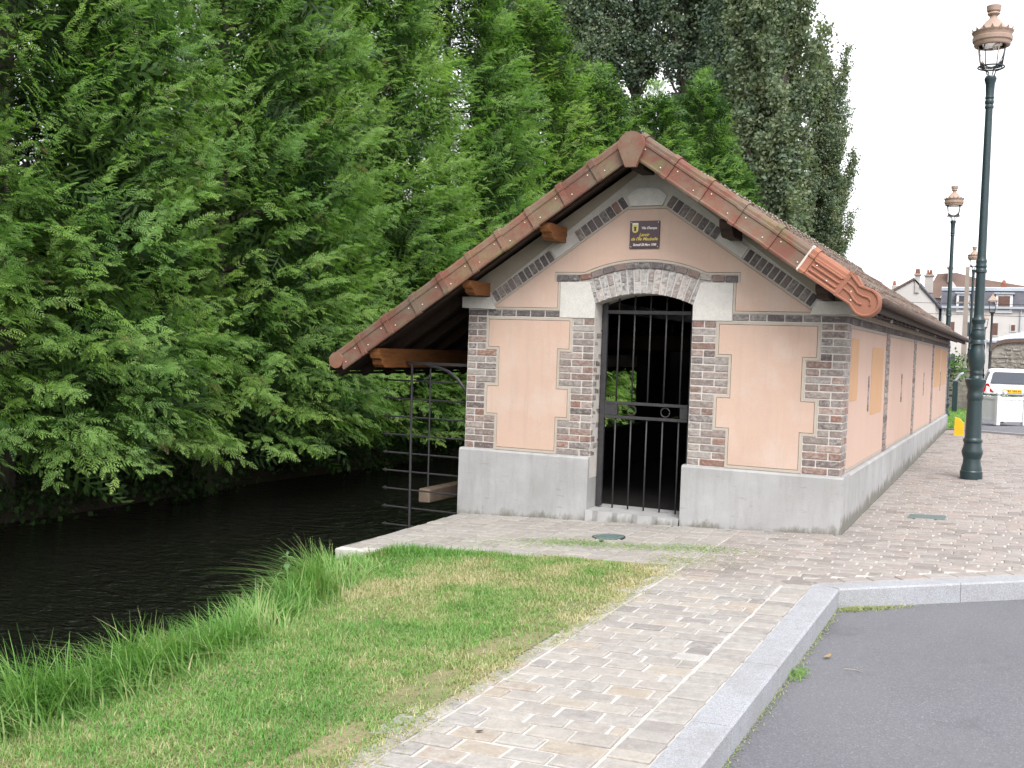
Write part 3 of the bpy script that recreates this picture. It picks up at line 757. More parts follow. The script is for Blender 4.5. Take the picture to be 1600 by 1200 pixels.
# hood course: flat ends that lift into a curve over the arch
hood = [(.985, 2.27), (1.15, 2.27), (1.29, 2.272)]
hc = []
R3 = Rout + .036
aH = math.acos((2.285 - ARC_C) / R3)
hood_c = [(x, 2.272) for x in (.985, 1.15)] + [(AX + R3 * math.sin(a), ARC_C + R3 * math.cos(a)) for a in np.linspace(-aH, aH, 41)] + [(x, 2.272) for x in (2.65, 2.815)]
def walk(pts, n):
    """n pieces of equal length along a polyline: (centre, angle, length)"""
    P = [Vector(p) for p in pts]; L = [0]
    for a, b_ in zip(P, P[1:]): L.append(L[-1] + (b_ - a).length)
    def at(d):
        for i in range(len(P) - 1):
            if d <= L[i + 1] + 1e-9: return P[i].lerp(P[i + 1], (d - L[i]) / max(L[i + 1] - L[i], 1e-9))
        return P[-1]
    out = []
    for i in range(n):
        a, b_ = at(L[-1] * i / n), at(L[-1] * (i + 1) / n); out.append(((a + b_) / 2, math.atan2(b_.y - a.y, b_.x - a.x), (b_ - a).length))
    return out
for c, a, l in walk(hood_c, 15):
    FR.add(cbox_mesh(round(l - .008, 3), .05, .058), Matrix.Translation((c.x, -.012, c.y)) @ Matrix.Rotation(-a, 4, 'Y'), random.choice((.05, .2, .35, .5, .75, .85)))
# rake courses, rowlock bricks along both slopes, with stones between
RK0 = lambda x: 2.986 - .68 * (1.73 - x)        # lower edge of the left rake
sl = .68; ca = 1 / math.sqrt(1 + sl * sl); BH = .112
for sgn in (1, -1):
    for xa, xb, n in ((.315, .955, 11), (1.215, 1.715, 8)):
        for i in range(n):
            x = lerp(xa, xb, (i + .5) / n); w = (xb - xa) / n / ca
            cx, cz = x - ca * sl * BH / 2 * 1.0, RK0(x) + ca * BH / 2
            px = cx if sgn > 0 else BW - cx
            FR.add(cbox_mesh(round(w - .014, 3), .05, BH), Matrix.Translation((px, random.uniform(-.008, -.002), cz)) @ Matrix.Rotation(-sgn * math.atan(sl), 4, 'Y'), random.random())
    # stone block part-way up the rake
    def off(x, d): return (x - ca * sl * d, RK0(x) + ca * d)
    P = [off(.965, 0), off(1.205, 0), off(1.205, BH + .004), off(.965, BH + .004)]
    P = [(x if sgn > 0 else BW - x, z) for x, z in P]
    MB().prism(P, -.010, .1).build('rake_stone', m_stone, house)
    # kneeler at the foot of the gable
    P = [(-.06, 1.962), (.318, 1.953), (.262, 2.073), (-.062, 2.075)]
    P = [(x if sgn > 0 else BW - x, z) for x, z in P]
    MB().prism(P, -.035, .34).build('kneeler_stone', m_stone, house)
MB().prism([(1.742, 2.972), (2.058, 2.972), (2.10, 3.065), (2.035, 3.118), (1.97, 3.142), (1.83, 3.142), (1.765, 3.118), (1.70, 3.065)], -.022, .1).build('apex_stone', m_white_stone, house)
# render strip between the rake bricks and the roof
for sgn in (1, -1):
    d0, d1 = BH + .007, .42
    P = [(-.02, 2.077), off(.262 + .06, BH + .007), (AX - .0, RK0(AX) + BH + .14), (AX, 3.42), (-.02, rtop(-.02) - .14)]
    P = [(x if sgn > 0 else BW - x, z) for x, z in P]
    MB().prism(P, .004, .33).build('gable_render', m_greyrender, house)

# cream borders and the pink panels with their scored margin
def ishape(x0, x1, dx, in0):
    """outline of a panel field that steps round the toothed brickwork; in0 shrinks it"""
    z = [ZP, ZP + 5 * CH, ZP + 10 * CH, ZP + 15 * CH, ZS]
    a, b_ = x0 + in0, x1 - in0; A, B = x0 + dx + in0, x1 - dx - in0
    return [(A, z[0] + in0), (A, z[1] + in0), (a, z[1] + in0), (a, z[2] - in0), (A, z[2] - in0), (A, z[3] + in0), (a, z[3] + in0), (a, z[4] - in0),
            (b_, z[4] - in0), (b_, z[3] + in0), (B, z[3] + in0), (B, z[2] - in0), (b_, z[2] - in0), (b_, z[1] + in0), (B, z[1] + in0), (B, z[0] + in0)]
def scored_panel(o_, i_, p_):
    """smooth margin, a scored line, then the coloured field"""
    n_ = len(o_)
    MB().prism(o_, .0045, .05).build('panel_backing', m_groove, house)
    r_ = MB(); r_.v = [(x, -.002, z) for x, z in o_] + [(x, -.002, z) for x, z in i_] + [(x, .004, z) for x, z in i_] + [(x, .004, z) for x, z in o_]
    for k in range(n_):
        j = (k + 1) % n_; r_.f += [(k, j, n_ + j, n_ + k), (n_ + k, n_ + j, 2 * n_ + j, 2 * n_ + k), (j, k, 3 * n_ + k, 3 * n_ + j)]
    r_.build('panel_border', m_cream, house)
    MB().prism(p_, -.004, .04).build('render_panel', m_pink, house)
for x0, x1 in ((.215, D0 - S * 1.075), (D1 + S * 1.075, BW - .215)):
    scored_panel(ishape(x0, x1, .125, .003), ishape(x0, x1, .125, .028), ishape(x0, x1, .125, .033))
# gable field
def gable(i0):
    zb = ZF + i0
    xl = 1.73 - (2.986 - zb) / .68 + i0 * 1.6
    top = 2.968 - i0
    hz = 2.306 + i0
    RH = R3 + .032 + i0; aH2 = math.acos(min(1, (hz - ARC_C) / RH))
    arcp = [(AX + RH * math.sin(a), ARC_C + RH * math.cos(a)) for a in np.linspace(-aH2, aH2, 25)]
    xh = .98 - i0 * .6
    L = [(xl, zb), (1.028 - i0, zb), (1.028 - i0, 2.236 + 0), (xh, 2.236), (xh, hz)]
    Rr = [(BW - x, z) for x, z in L[::-1]]
    up_ = [(1.73 - (2.986 - top) / .68 + i0 * 1.6, top)]
    return L + arcp + Rr + [(BW - up_[0][0], top), up_[0]]
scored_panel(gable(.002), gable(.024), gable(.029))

# ---- right-hand wall
MB().box(BW - .28, BW - .012, .352, BL - .04, .30, 2.12).build('side_wall', m_mortar, house)
PY = [(0.0, .30), (3.12, 3.46), (6.52, 6.86), (9.95, 10.29), (BL - .30, BL - .04)]
for (a, b_) in PY:
    for c in range(20):
        z0 = ZP + c * CH
        ws = ([b_ - a] if c % 2 == 0 else [(b_ - a) / 2] * 2) if b_ - a < .3 else ([.22, b_ - a - .22] if c % 2 else [.12, b_ - a - .12])
        yy = a if a else .0
        for w in ws:
            M = Matrix.Translation((BW + .006 + random.uniform(-.002, .002), yy + w / 2, z0 + CH / 2)) @ Matrix.Rotation(R(90), 4, 'Z')
            BR.add(cbox_mesh(round(w - .01, 3), .05, round(CH - .009, 3)), M, btint(), 12 + yy)
            yy += w
yy = .0
while yy < BL - .1:
    for z0, hgt in ((ZS + .002, CH - .002),):
        M = Matrix.Translation((BW + .008, yy + .085, z0 + hgt / 2)) @ Matrix.Rotation(R(90), 4, 'Z')
        FR.add(cbox_mesh(.162, .05, round(hgt - .008, 3)), M, random.random() * .6, 30 + yy)
    for z0 in (2.015, 2.085):
        M = Matrix.Translation((BW + .006, yy + .085, z0 + .035)) @ Matrix.Rotation(R(90), 4, 'Z')
        FR.add(cbox_mesh(.16, .05, .062), M, random.random() * .5, 40 + yy)
    yy += .172
MB().cbox(BW - .1, BW + .022, .0, BL - .04, ZF + .004, ZF + .055, .006).build('string_course', m_greyrender, house)
for a, b_ in PY[1:-1]:
    MB().cbox(BW - .08, BW + .03, (a + b_) / 2 - .09, (a + b_) / 2 + .09, ZF + .058, 2.155, .006).build('corbel_stone', m_stone, house)
for (a0, a1), (b0, b1) in zip(PY, PY[1:]):
    ya, yb = a1, b0
    sy = (ya + yb) / 2 - .05; sz0, sz1, sw = 1.03, 1.40, .045
    z0, z1 = ZP + .004, ZS - .004
    bd = MB(); bd.box(BW - .02, BW - .004, ya + .002, yb - .002, z0, z1); bd.build('panel_border', m_cream, house) if False else None
    # field laid round the slit
    f = MB(); e = .03; xi, xo = BW - .02, BW + .002
    for (p, q_, r_, s_) in ((ya + e, sy - sw / 2, z0 + e, z1 - e), (sy + sw / 2 + .075, yb - e, z0 + e, z1 - e), (sy - sw / 2, sy + sw / 2 + .075, sz1, z1 - e), (sy - sw / 2, sy + sw / 2 + .075, z0 + e, sz0)):
        f.box(xi, xo, p, q_, r_, s_)
    f.build('render_panel', m_pinkside, house)
    e2 = MB()
    for (p, q_, r_, s_) in ((ya + .002, ya + e - .004, z0, z1), (yb - e + .004, yb - .002, z0, z1), (ya + e - .004, yb - e + .004, z0, z0 + e - .004), (ya + e - .004, yb - e + .004, z1 - e + .004, z1)): e2.box(BW - .02, BW - .002, p, q_, r_, s_)
    e2.build('panel_border', m_cream, house)
    MB().box(BW - .18, BW - .016, sy - sw / 2, sy + sw / 2, sz0, sz1).build('slit', m_black, house)
    for c in range(5):
        z_ = sz0 + c * .074
        M = Matrix.Translation((BW + .006, sy + sw / 2 + .038, z_ + .037)) @ Matrix.Rotation(R(90), 4, 'Z')
        BR.add(cbox_mesh(.068, .04, .066), M, btint(), 60 + sy)
# repainted patches on the side wall
def patch(ya, yb, za, zb, x=BW + .0022):
    r_ = .07; P = []
    for (cy, cz, a0) in ((yb - r_, zb - r_ * .4, 0), (ya + r_, zb - r_ * .4, 90), (ya + r_, za + r_, 180), (yb - r_, za + r_, 270)):
        for k in range(5):
            t_ = R(a0 + 22.5 * k); P.append((cy + r_ * math.cos(t_) + random.uniform(-.006, .006), cz + (r_ * .4 if a0 < 180 else r_) * math.sin(t_)))
    MB().prism(P, x, x + .0015, 'x').build('paint_patch', m_patch, house)
patch(.36, .86, 1.17, 1.76); patch(1.86, 2.86, .985, 1.70); patch(10.5, 11.9, 1.12, 1.83); patch(12.25, 13.6, 1.14, 1.80)

for P_, nm in ((BR, 'bricks_beyond'), (FR, 'frieze_bricks_beyond'), (JB, 'jamb_bricks_beyond'), (AB, 'arch_bricks_beyond')): P_.finish(nm)

# ---- inside: floor, back wall, posts on the open river side
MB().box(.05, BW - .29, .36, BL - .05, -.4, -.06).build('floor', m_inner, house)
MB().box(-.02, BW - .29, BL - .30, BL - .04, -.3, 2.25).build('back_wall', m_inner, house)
MB().cbox(.0, .22, .40, BL - .32, -.06, .50, .02).build('added_parapet', m_inner, house)  # low wall added to keep the lower part of the doorway dark
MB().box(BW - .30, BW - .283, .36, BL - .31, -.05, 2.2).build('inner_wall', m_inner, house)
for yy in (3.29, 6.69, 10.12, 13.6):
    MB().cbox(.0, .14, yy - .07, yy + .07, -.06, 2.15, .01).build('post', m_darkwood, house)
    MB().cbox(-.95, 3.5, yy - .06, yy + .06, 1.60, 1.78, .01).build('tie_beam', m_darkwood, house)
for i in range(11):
    MB().cbox(-.025, .0, 5.50 + i * .78, 5.50 + i * .78 + .77, .502, 1.60, .004).build('added_dark_screen', m_darkwood, house)  # boards added on the open side to darken the view through the gate
# ---- roof timbers
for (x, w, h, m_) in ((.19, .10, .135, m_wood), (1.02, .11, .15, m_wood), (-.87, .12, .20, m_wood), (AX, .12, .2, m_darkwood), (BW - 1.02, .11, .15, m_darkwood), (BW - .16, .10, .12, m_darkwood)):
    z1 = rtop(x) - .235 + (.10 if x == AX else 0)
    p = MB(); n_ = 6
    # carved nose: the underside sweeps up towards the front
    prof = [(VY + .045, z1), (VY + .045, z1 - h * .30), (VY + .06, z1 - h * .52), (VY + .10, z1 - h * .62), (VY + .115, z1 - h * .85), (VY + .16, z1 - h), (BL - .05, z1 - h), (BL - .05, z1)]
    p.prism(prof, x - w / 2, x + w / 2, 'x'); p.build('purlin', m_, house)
roof = None
def slab(x0, x1, d0, d1, y0, y1):
    """board lying in the slope: offsets d are measured square down from the roof top"""
    s_ = -1 if x0 < AX - .01 or x1 < AX else 1
    n_ = (s_ * RS * COSR, COSR)
    q = [(x, rtop(x)) for x in (x0, x1)]
    P = [(x - n_[0] * d0, z - n_[1] * d0) for x, z in q] + [(x - n_[0] * d1, z - n_[1] * d1) for x, z in q[::-1]]
    return MB().prism(P, y0, y1, 'y')
EL, ER = -1.48, 4.10
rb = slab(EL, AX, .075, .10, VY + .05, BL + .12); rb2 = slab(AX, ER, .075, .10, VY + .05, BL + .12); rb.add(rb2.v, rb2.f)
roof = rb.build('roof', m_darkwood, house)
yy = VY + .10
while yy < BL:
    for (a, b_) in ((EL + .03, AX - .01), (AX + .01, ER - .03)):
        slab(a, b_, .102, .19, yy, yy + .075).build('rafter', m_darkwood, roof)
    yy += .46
for xx in (EL, ER):   # eave boards
    z_ = rtop(xx) - .1; MB().cbox(xx + (.05 if xx < 0 else -.02), xx + (.075 if xx < 0 else .01), VY + .12, BL + .1, z_ - (.02 if xx < 0 else .06), z_ + .01, .004).build('fascia', m_darkwood, roof)
# roof tiles: interlocking, with a roll at one side and a lip at the foot
TW, TL = .232, .335
def tile_mesh(var):
    prof = [(0, .004), (.012, .022), (.03, .032), (.05, .022), (.066, .006), (.10, .004), (.125, .014), (.15, .004), (.21, .004), (.232, .004)]
    m = MB(); n_ = len(prof); vs = []
    for (t_, lift, thick) in ((0, .034, 0), (TL * .93, .012, 0), (TL * 1.13, .004, 0)):
        for (w, h) in prof: vs.append((w + random.uniform(-.002, .002), -t_, h + lift + random.uniform(-.002, .002)))
    for (w, h) in prof: vs.append((w, .002, h * .7 + .004))
    fs = [(r_ * n_ + i, r_ * n_ + i + 1, (r_ + 1) * n_ + i + 1, (r_ + 1) * n_ + i) for r_ in range(2) for i in range(n_ - 1)] + [(i + 1, i, 3 * n_ + i, 3 * n_ + i + 1) for i in range(n_ - 1)]
    return m.add(vs, fs).mesh('tile', False)
TM = [tile_mesh(i) for i in range(4)]
TP = Pieces('tile', ROOFT, roof, 200)
for s_ in (1, -1):
    L_ = (ER - AX if s_ > 0 else AX - EL) / COSR; nr = int(L_ / TL)
    for r_ in range(nr):
        dfoot = L_ + .03 - r_ * TL          # distance of the tile's foot from the ridge along the slope
        fx = AX + s_ * dfoot * COSR; fz = RT0 - RS * dfoot * COSR
        # local x -> along the eave (y), local y -> down the slope (towards the foot), local z -> square to the roof
        ex = Vector((0, 1, 0)); ez = Vector((s_ * RS * COSR, 0, COSR)); ey = Vector((s_ * COSR, 0, -RS * COSR))
        if s_ < 0: ex = -ex
        ncol = int((BL + .12 - VY - .1) / TW)
        for c in range(ncol):
            y_ = VY + .12 + c * TW + (TW if s_ < 0 else 0)
            p = Vector((fx, y_, fz)) - ez * (.075 - .010 * math.sin(y_ * .9 + r_))
            M = Matrix(((ex.x, ey.x, ez.x, p.x), (ex.y, ey.y, ez.y, p.y), (ex.z, ey.z, ez.z, p.z), (0, 0, 0, 1)))
            M = M @ Matrix.Rotation(random.gauss(0, .012), 4, 'X') @ Matrix.Rotation(random.gauss(0, .012), 4, 'Y')
            TP.add(random.choice(TM), M, random.random(), y_ + (0 if s_ > 0 else 100))
TP.finish('tiles_beyond')
# ridge tiles
yy = VY + .1; i = 0
while yy < BL + .1:
    prof = [(.125 * math.cos(t_), .125 * math.sin(t_)) for t_ in np.linspace(R(-25), R(205), 12)]
    zc = rtop(AX) - .165 + random.uniform(-.004, .004); m = MB(); tl = random.uniform(-.02, .02)
    rings = [(.0, 1.10), (.055, 1.11), (.062, 1.02), (.20, 1.0 + tl), (.33, .96), (.37, .94)]
    for d_, k_ in rings: m.v += [(AX + x * k_, yy + d_, zc + z * k_) for x, z in prof]
    m.v += [(AX + x * .85, yy, zc + z * .85) for x, z in prof]
    for q_ in range(len(rings) - 1): m.f += [(q_ * 12 + k, q_ * 12 + k + 1, (q_ + 1) * 12 + k + 1, (q_ + 1) * 12 + k) for k in range(11)]
    m.f += [(len(rings) * 12 + k, len(rings) * 12 + k + 1, k + 1, k) for k in range(11)]
    me = m.mesh('ridge_tile'); me.materials.append(m_ridge); link('ridge_tile', me, roof, True, 40)
    mo = MB()
    for k in range(11):
        a_ = R(-20 + 22 * k + random.uniform(-6, 6)); mo.ball((AX + .135 * math.cos(a_), yy - .01 + random.uniform(-.012, .012), zc + .135 * math.sin(a_)), random.uniform(.010, .018), 6, 4)
    o_ = mo.build('mortar_fillet', m_oldmortar, roof, True); o_['kind'] = 'stuff'
    yy += .335
# verge tiles: a vertical face with a collar, a roll along the top and a lip along the foot, fixed by two pale nails
VP = .383
def vframe(s_, d):
    ex = Vector((s_ * COSR, 0, -RS * COSR)); ez = Vector((s_ * RS * COSR, 0, COSR)); p = Vector((AX + s_ * d * COSR, VY, RT0 - RS * d * COSR))
    return Matrix(((ex.x, 0, ez.x, p.x), (ex.y, 1, ez.y, p.y), (ex.z, 0, ez.z, p.z), (0, 0, 0, 1)))
VH = .205
def verge(L_, new=False, end=None):
    """local x down the slope, y into the wall, z square to the roof; top at z=.03"""
    m = MB(); t = .03
    # face section (y,z): lip at the foot, flat field, shoulder, roll on top
    sec = [(.02, -VH), (-.012, -VH), (-.016, -VH + .018), (-.004, -VH + .026), (.0, -VH + .034), (.0, -.062), (-.007, -.055), (-.007, -.036), (.0, -.028), (.002, -.004), (.022, .020), (.055, .028), (.20, .026), (.20, .008), (.04, .0), (.02, -.02)]
    n_ = len(sec); vs = []
    for x in (.0, L_): vs += [(x, y, z) for y, z in sec]
    m.add(vs, [tuple(range(n_)), tuple(range(2 * n_ - 1, n_ - 1, -1))] + [(i, (i + 1) % n_, (i + 1) % n_ + n_, i + n_) for i in range(n_)])
    # collar band lapping over the tile below it
    sc = [(y - (.016 if y < .02 else .0), z + (.014 if z > -.02 else (-.004 if z < -.19 else 0))) for y, z in sec[:13]] + [(.20, .01), (.04, .0), (.01, -.05), (.01, -VH + .01)]
    n2 = len(sc); vs = []
    for x in (-.012, .046): vs += [(x, y, z) for y, z in sc]
    m.add(vs, [tuple(range(n2)), tuple(range(2 * n2 - 1, n2 - 1, -1))] + [(i, (i + 1) % n2, (i + 1) % n2 + n2, i + n2) for i in range(n2)])
    m.add([(x + (.05 if x < .01 else .062), y, z) for x, y, z in []], [])
    return m
def nails(parent, M, L_):
    for (x, z) in ((.10, -.085), (L_ - .06, -.145)):
        m = MB().lathe([(.0065, 0), (.0065, .003), (.004, .0055)], 8); m.tf(M @ Matrix.Translation((x, -.001, z)) @ Matrix.Rotation(R(90), 4, 'X'))
        m.build('nail', m_nail, parent)
for s_, n_ in ((-1, 10), (1, 5)):
    for i in range(n_):
        d = .10 + i * VP
        L_ = VP if not (s_ < 0 and i == 9) else .33
        M = vframe(s_, d) @ Matrix.Rotation(random.gauss(0, .006), 4, 'Y') @ Matrix.Translation((0, random.uniform(-.004, .004), random.uniform(-.004, .004)))
        v_ = verge(L_ + .004).tf(M).build('verge_tile', m_terra, house, True, 30)
        nails(v_, M, L_)
# left end: round stop
M = vframe(-1, .10 + 9 * VP + .36)
m = MB(); P = [(.085 * math.cos(R(a)), .085 * math.sin(R(a)) - .07) for a in range(0, 360, 18)]
m.prism(P, -.022, .16, 'y'); m.tf(M).build('verge_stop', m_terra, house, True, 35)
# right end: two newer, brighter tiles with raised fillets, bedded on white mortar
def rod(m, pts, r): m.tube(pts, r, 6)
d = .10 + 5 * VP
M = vframe(1, d)
MB().cbox(-.030, -.004, -.040, .2, -VH - .012, .040, .01, .003).tf(M).build('mortar_bed', m_cap, house)
m = verge(.36, True)
for z in (-.15, -.105, -.06): rod(m, [(.06, -.004, z), (.34, -.004, z)], .010)
M1 = M @ Matrix.Translation((0, -.02, 0))
v_ = m.tf(M1).build('verge_tile', m_newterra, house, True, 35); tag(v_, 'newer orange terracotta verge tile bedded on white mortar'); nails(v_, M1 @ Matrix.Translation((0, -.008, 0)), .3)
M2 = vframe(1, d + .362) @ Matrix.Translation((0, -.024, 0))
m = MB()
out = [(0, -VH), (.16, -VH)] + [(.245 + .125 * math.cos(R(a)), -.115 + .125 * math.sin(R(a))) for a in np.linspace(-105, 110, 16)] + [(.14, -.012), (.07, .028), (0, .028)]
m.prism(out, -.004, .16, 'y')
rim = [(x, -.006, z) for x, z in out[:-2]]
rod(m, [(.01, -.006, -VH + .008)] + [(.15, -.006, -VH + .010)] + [(.245 + .112 * math.cos(R(a)), -.006, -.115 + .112 * math.sin(R(a))) for a in np.linspace(-112, 112, 14)] + [(.13, -.006, -.028), (.01, -.006, .012)], .012)
rod(m, [(.03, -.006, -.055), (.10, -.006, -.062), (.15, -.006, -.085), (.20, -.006, -.082), (.245, -.006, -.068), (.28, -.006, -.08), (.295, -.006, -.115)], .010)
rod(m, [(.03, -.006, -.115), (.10, -.006, -.122), (.15, -.006, -.145), (.20, -.006, -.155), (.235, -.006, -.145)], .010)
m.box(-.004, .03, -.012, .16, -VH - .004, .034)
v_ = m.tf(M2).build('verge_tile', m_newterra, house, True, 40); tag(v_, 'newer orange terracotta scroll end of the verge'); nails(v_, M2 @ Matrix.Translation((0, -.006, -.02)), .2)
# ridge stop at the gable's tip: shield-shaped plate
P = [(-.052, -.33), (.052, -.33)] + [(.128 * math.cos(R(a)), -.13 + .128 * math.sin(R(a))) for a in np.linspace(-8, 188, 18)]
m = MB(); m.prism([(AX + x, rtop(AX) - .012 + z) for x, z in P], VY - .055, VY - .012); 
m.build('ridge_stop', m_terra, house, True, 30)
m = MB(); P2 = [(AX + x * .97, rtop(AX) - .02 + z * .97) for x, z in P[2:]]
m.prism(P2, VY - .012, VY + .14); m.build('ridge_hood', m_terra, house, True, 30)
# gutterless eave on the right: rounded foot roll
MB().tube([(ER + .055, VY + .1, rtop(ER) - .075), (ER + .055, 4, rtop(ER) - .082), (ER + .055, 9, rtop(ER) - .074), (ER + .055, BL + .15, rtop(ER) - .08)], .038, 10).build('eave_roll', ROOFT[1], house, True)

# ---- iron gate in the door opening
gate = MB(); GY = .20
GX0, GX1 = D0 + .015, D1 - .015
gate.cbox(GX0, GX0 + .052, GY - .02, GY + .02, .012, SPR + .02, .004)
gate.cbox(GX1 - .05, GX1, GY - .02, GY + .02, .012, SPR + .02, .004)
gate = gate.build('gate', m_iron, house)
tag(gate, 'black wrought iron gate of upright bars in the arched doorway')
MB().cbox(GX0 + .053, GX1 - .051, GY - .018, GY + .018, 1.935, 1.972, .003).build('rail', m_iron, gate)
for z0, z1 in ((1.035, 1.065), (.895, .925)): MB().cbox(GX0 + .053, GX1 - .051, GY - .018, GY + .018, z0, z1, .003).build('rail', m_iron, gate)
MB().cbox(GX0 + .053, GX0 + .19, GY - .019, GY + .019, .926, 1.034, .003).build('lock_plate', m_iron, gate)
MB().cbox(GX1 - .13, GX1 - .051, GY - .017, GY + .017, .926, 1.034, .003).build('lock_plate', m_iron, gate)
for xr in (1.755, 2.10):
    m = MB(); m.tube([(xr + .045 * math.cos(R(a)), GY, .98 + .045 * math.sin(R(a))) for a in range(0, 361, 20)], .006, 6); m.build('ring', m_iron, gate, True)
for i in range(5):
    xb = 1.588 + i * .163
    for z0, z1 in ((.0, .895), (1.065, 2.118)): MB().tube([(xb, GY, z0), (xb, GY, z1)], .0085, 8).build('bar', m_iron, gate, True)
# ================================================================== OBJECTS
def text(body, size, loc, mat, parent, name='lettering', shear=0, rot=(R(90), 0, 0), align='CENTER', width=None, ext=.0006, bold=0):
    c = bpy.data.curves.new(name, 'FONT'); c.body = body; c.size = size; c.align_x = align; c.align_y = 'CENTER'; c.shear = shear; c.extrude = ext; c.offset = bold; c.resolution_u = 3
    o = bpy.data.objects.new(name, c); COL.objects.link(o)
    dg = bpy.context.evaluated_depsgraph_get(); me = bpy.data.meshes.new_from_object(o.evaluated_get(dg))
    COL.objects.unlink(o); bpy.data.objects.remove(o)
    me.materials.clear(); me.materials.append(mat)
    xs_ = [v.co.x for v in me.vertices]; s_ = width / (max(xs_) - min(xs_)) if width else 1
    mx = (max(xs_) + min(xs_)) / 2
    for v in me.vertices: v.co.x = (v.co.x - mx) * s_ if align == 'CENTER' else v.co.x * s_
    q = link(name, me, parent); q.location = loc; q.rotation_euler = rot; return q
# plaque on the gable
pq = tag(empty('plaque', (1.893, -.006, 2.694)), 'small dark brown plaque with crest and gold lettering on the gable', 'plaque')
MB().cbox(-.150, .150, -.014, 0, -.132, .132, .003).build('plate', m_plaque, pq)
text("Ville d'Étampes", .034, (.045, -.0148, .062), m_letter, pq, bold=.0009, width=.155)
text("Lavoir", .045, (.0, -.0148, -.002), m_gold, pq, shear=.35, bold=.0007, width=.105)
text("de l'Île Maubelle", .042, (.0, -.0148, -.043), m_gold, pq, shear=.35, bold=.0007, width=.268)
text("Samedi 28 Mars 1998", .032, (.003, -.0148, -.098), m_letter, pq, shear=.3, bold=.0008, width=.235)
sh = lambda k: [(x * k, z * k) for x, z in [(-.030, .047), (.030, .047), (.030, -.015)] + [(.030 * math.cos(R(a)), -.018 - .032 * math.sin(R(a))) for a in (20, 50, 90, 130, 160)] + [(-.030, -.015)]]
def shift(P, dx, dz): return [(x + dx, z + dz) for x, z in P]
sd_ = MB().prism(shift(sh(1), -.096, .065), -.0165, -.0145).build('crest', m_shieldc, pq)
MB().prism(shift(sh(.78), -.096, .056), -.0180, -.0168).build('crest_field', m_gold, sd_)
MB().box(-.125, -.067, -.0185, -.0168, .098, .110).build('crest_chief', m_letter, sd_)
MB().prism([(-.108, .035), (-.084, .035), (-.087, .06), (-.081, .075), (-.111, .075), (-.105, .06)], -.0195, -.0183).build('crest_figure', m_iron, sd_)
for x in (-.135, .135):
    for z in (-.117, .117):
        m = MB().lathe([(.006, 0), (.006, .002), (.003, .004)], 8); m.tf(Matrix.Translation((x, -.0142, z)) @ Matrix.Rotation(R(90), 4, 'X')); m.build('screw', m_zinc, pq)

# iron grille between the pier and the river
gr = tag(empty('iron_grille', (-.5, .12, -.5)), 'rusty iron grille with arrow-tipped bars over the water left of the wall', 'grille')
def gl(mb_, name, mat=m_iron, smooth=True): 
    o = mb_.tf(Matrix.Translation((.5, -.12, .5))).build(name, mat, gr, smooth, 40); return o
gy = .12
gl(MB().box(-.80, .02, gy - .012, gy + .012, 1.345, 1.375), 'top_rail', smooth=False)
gl(MB().tube([(-.735, gy, 1.36), (-.700, gy, -1.0)], .014, 8), 'upright')
gl(MB().tube([(-.505, gy, 1.36), (-.49, gy, .03)], .009, 8), 'upright')
for i in range(10):
    z = 1.165 - i * .198
    L_ = -1.06 + i * .004
    b_ = gl(MB().tube([(L_, gy + .02, z), (-.02, gy + .02, z)], .0095, 6), 'bar')
    m = MB().lathe([(.0005, 0), (.026, .055), (.009, .048), (.009, .075)], 6); m.tf(Matrix.Translation((L_ - .05, gy + .02, z)) @ Matrix.Rotation(R(90), 4, 'Y') @ Matrix.Diagonal((1, .4, 1, 1)))
    m.tf(Matrix.Translation((.5, -.12, .5))); m.build('arrow_tip', m_iron, b_)
gl(MB().tube([(-.52, gy - .02, 1.34), (-.40, gy - .02, 1.325), (-.27, gy - .02, 1.285), (-.16, gy - .02, 1.21), (-.08, gy - .02, 1.12), (-.01, gy - .02, 1.02)], .017, 6), 'brace')
# washing beam over the water
m = MB().cbox(-.80, -.66, .45, 4.2, -.20, -.045, .012, .002)
tag(m.build('washing_beam', simple('wet_timber', (.26, .20, .15), (.16, .12, .09), 6, .8, .4, 40, .004)), 'pale timber washing beam lying just above the water behind the grille', 'beam')

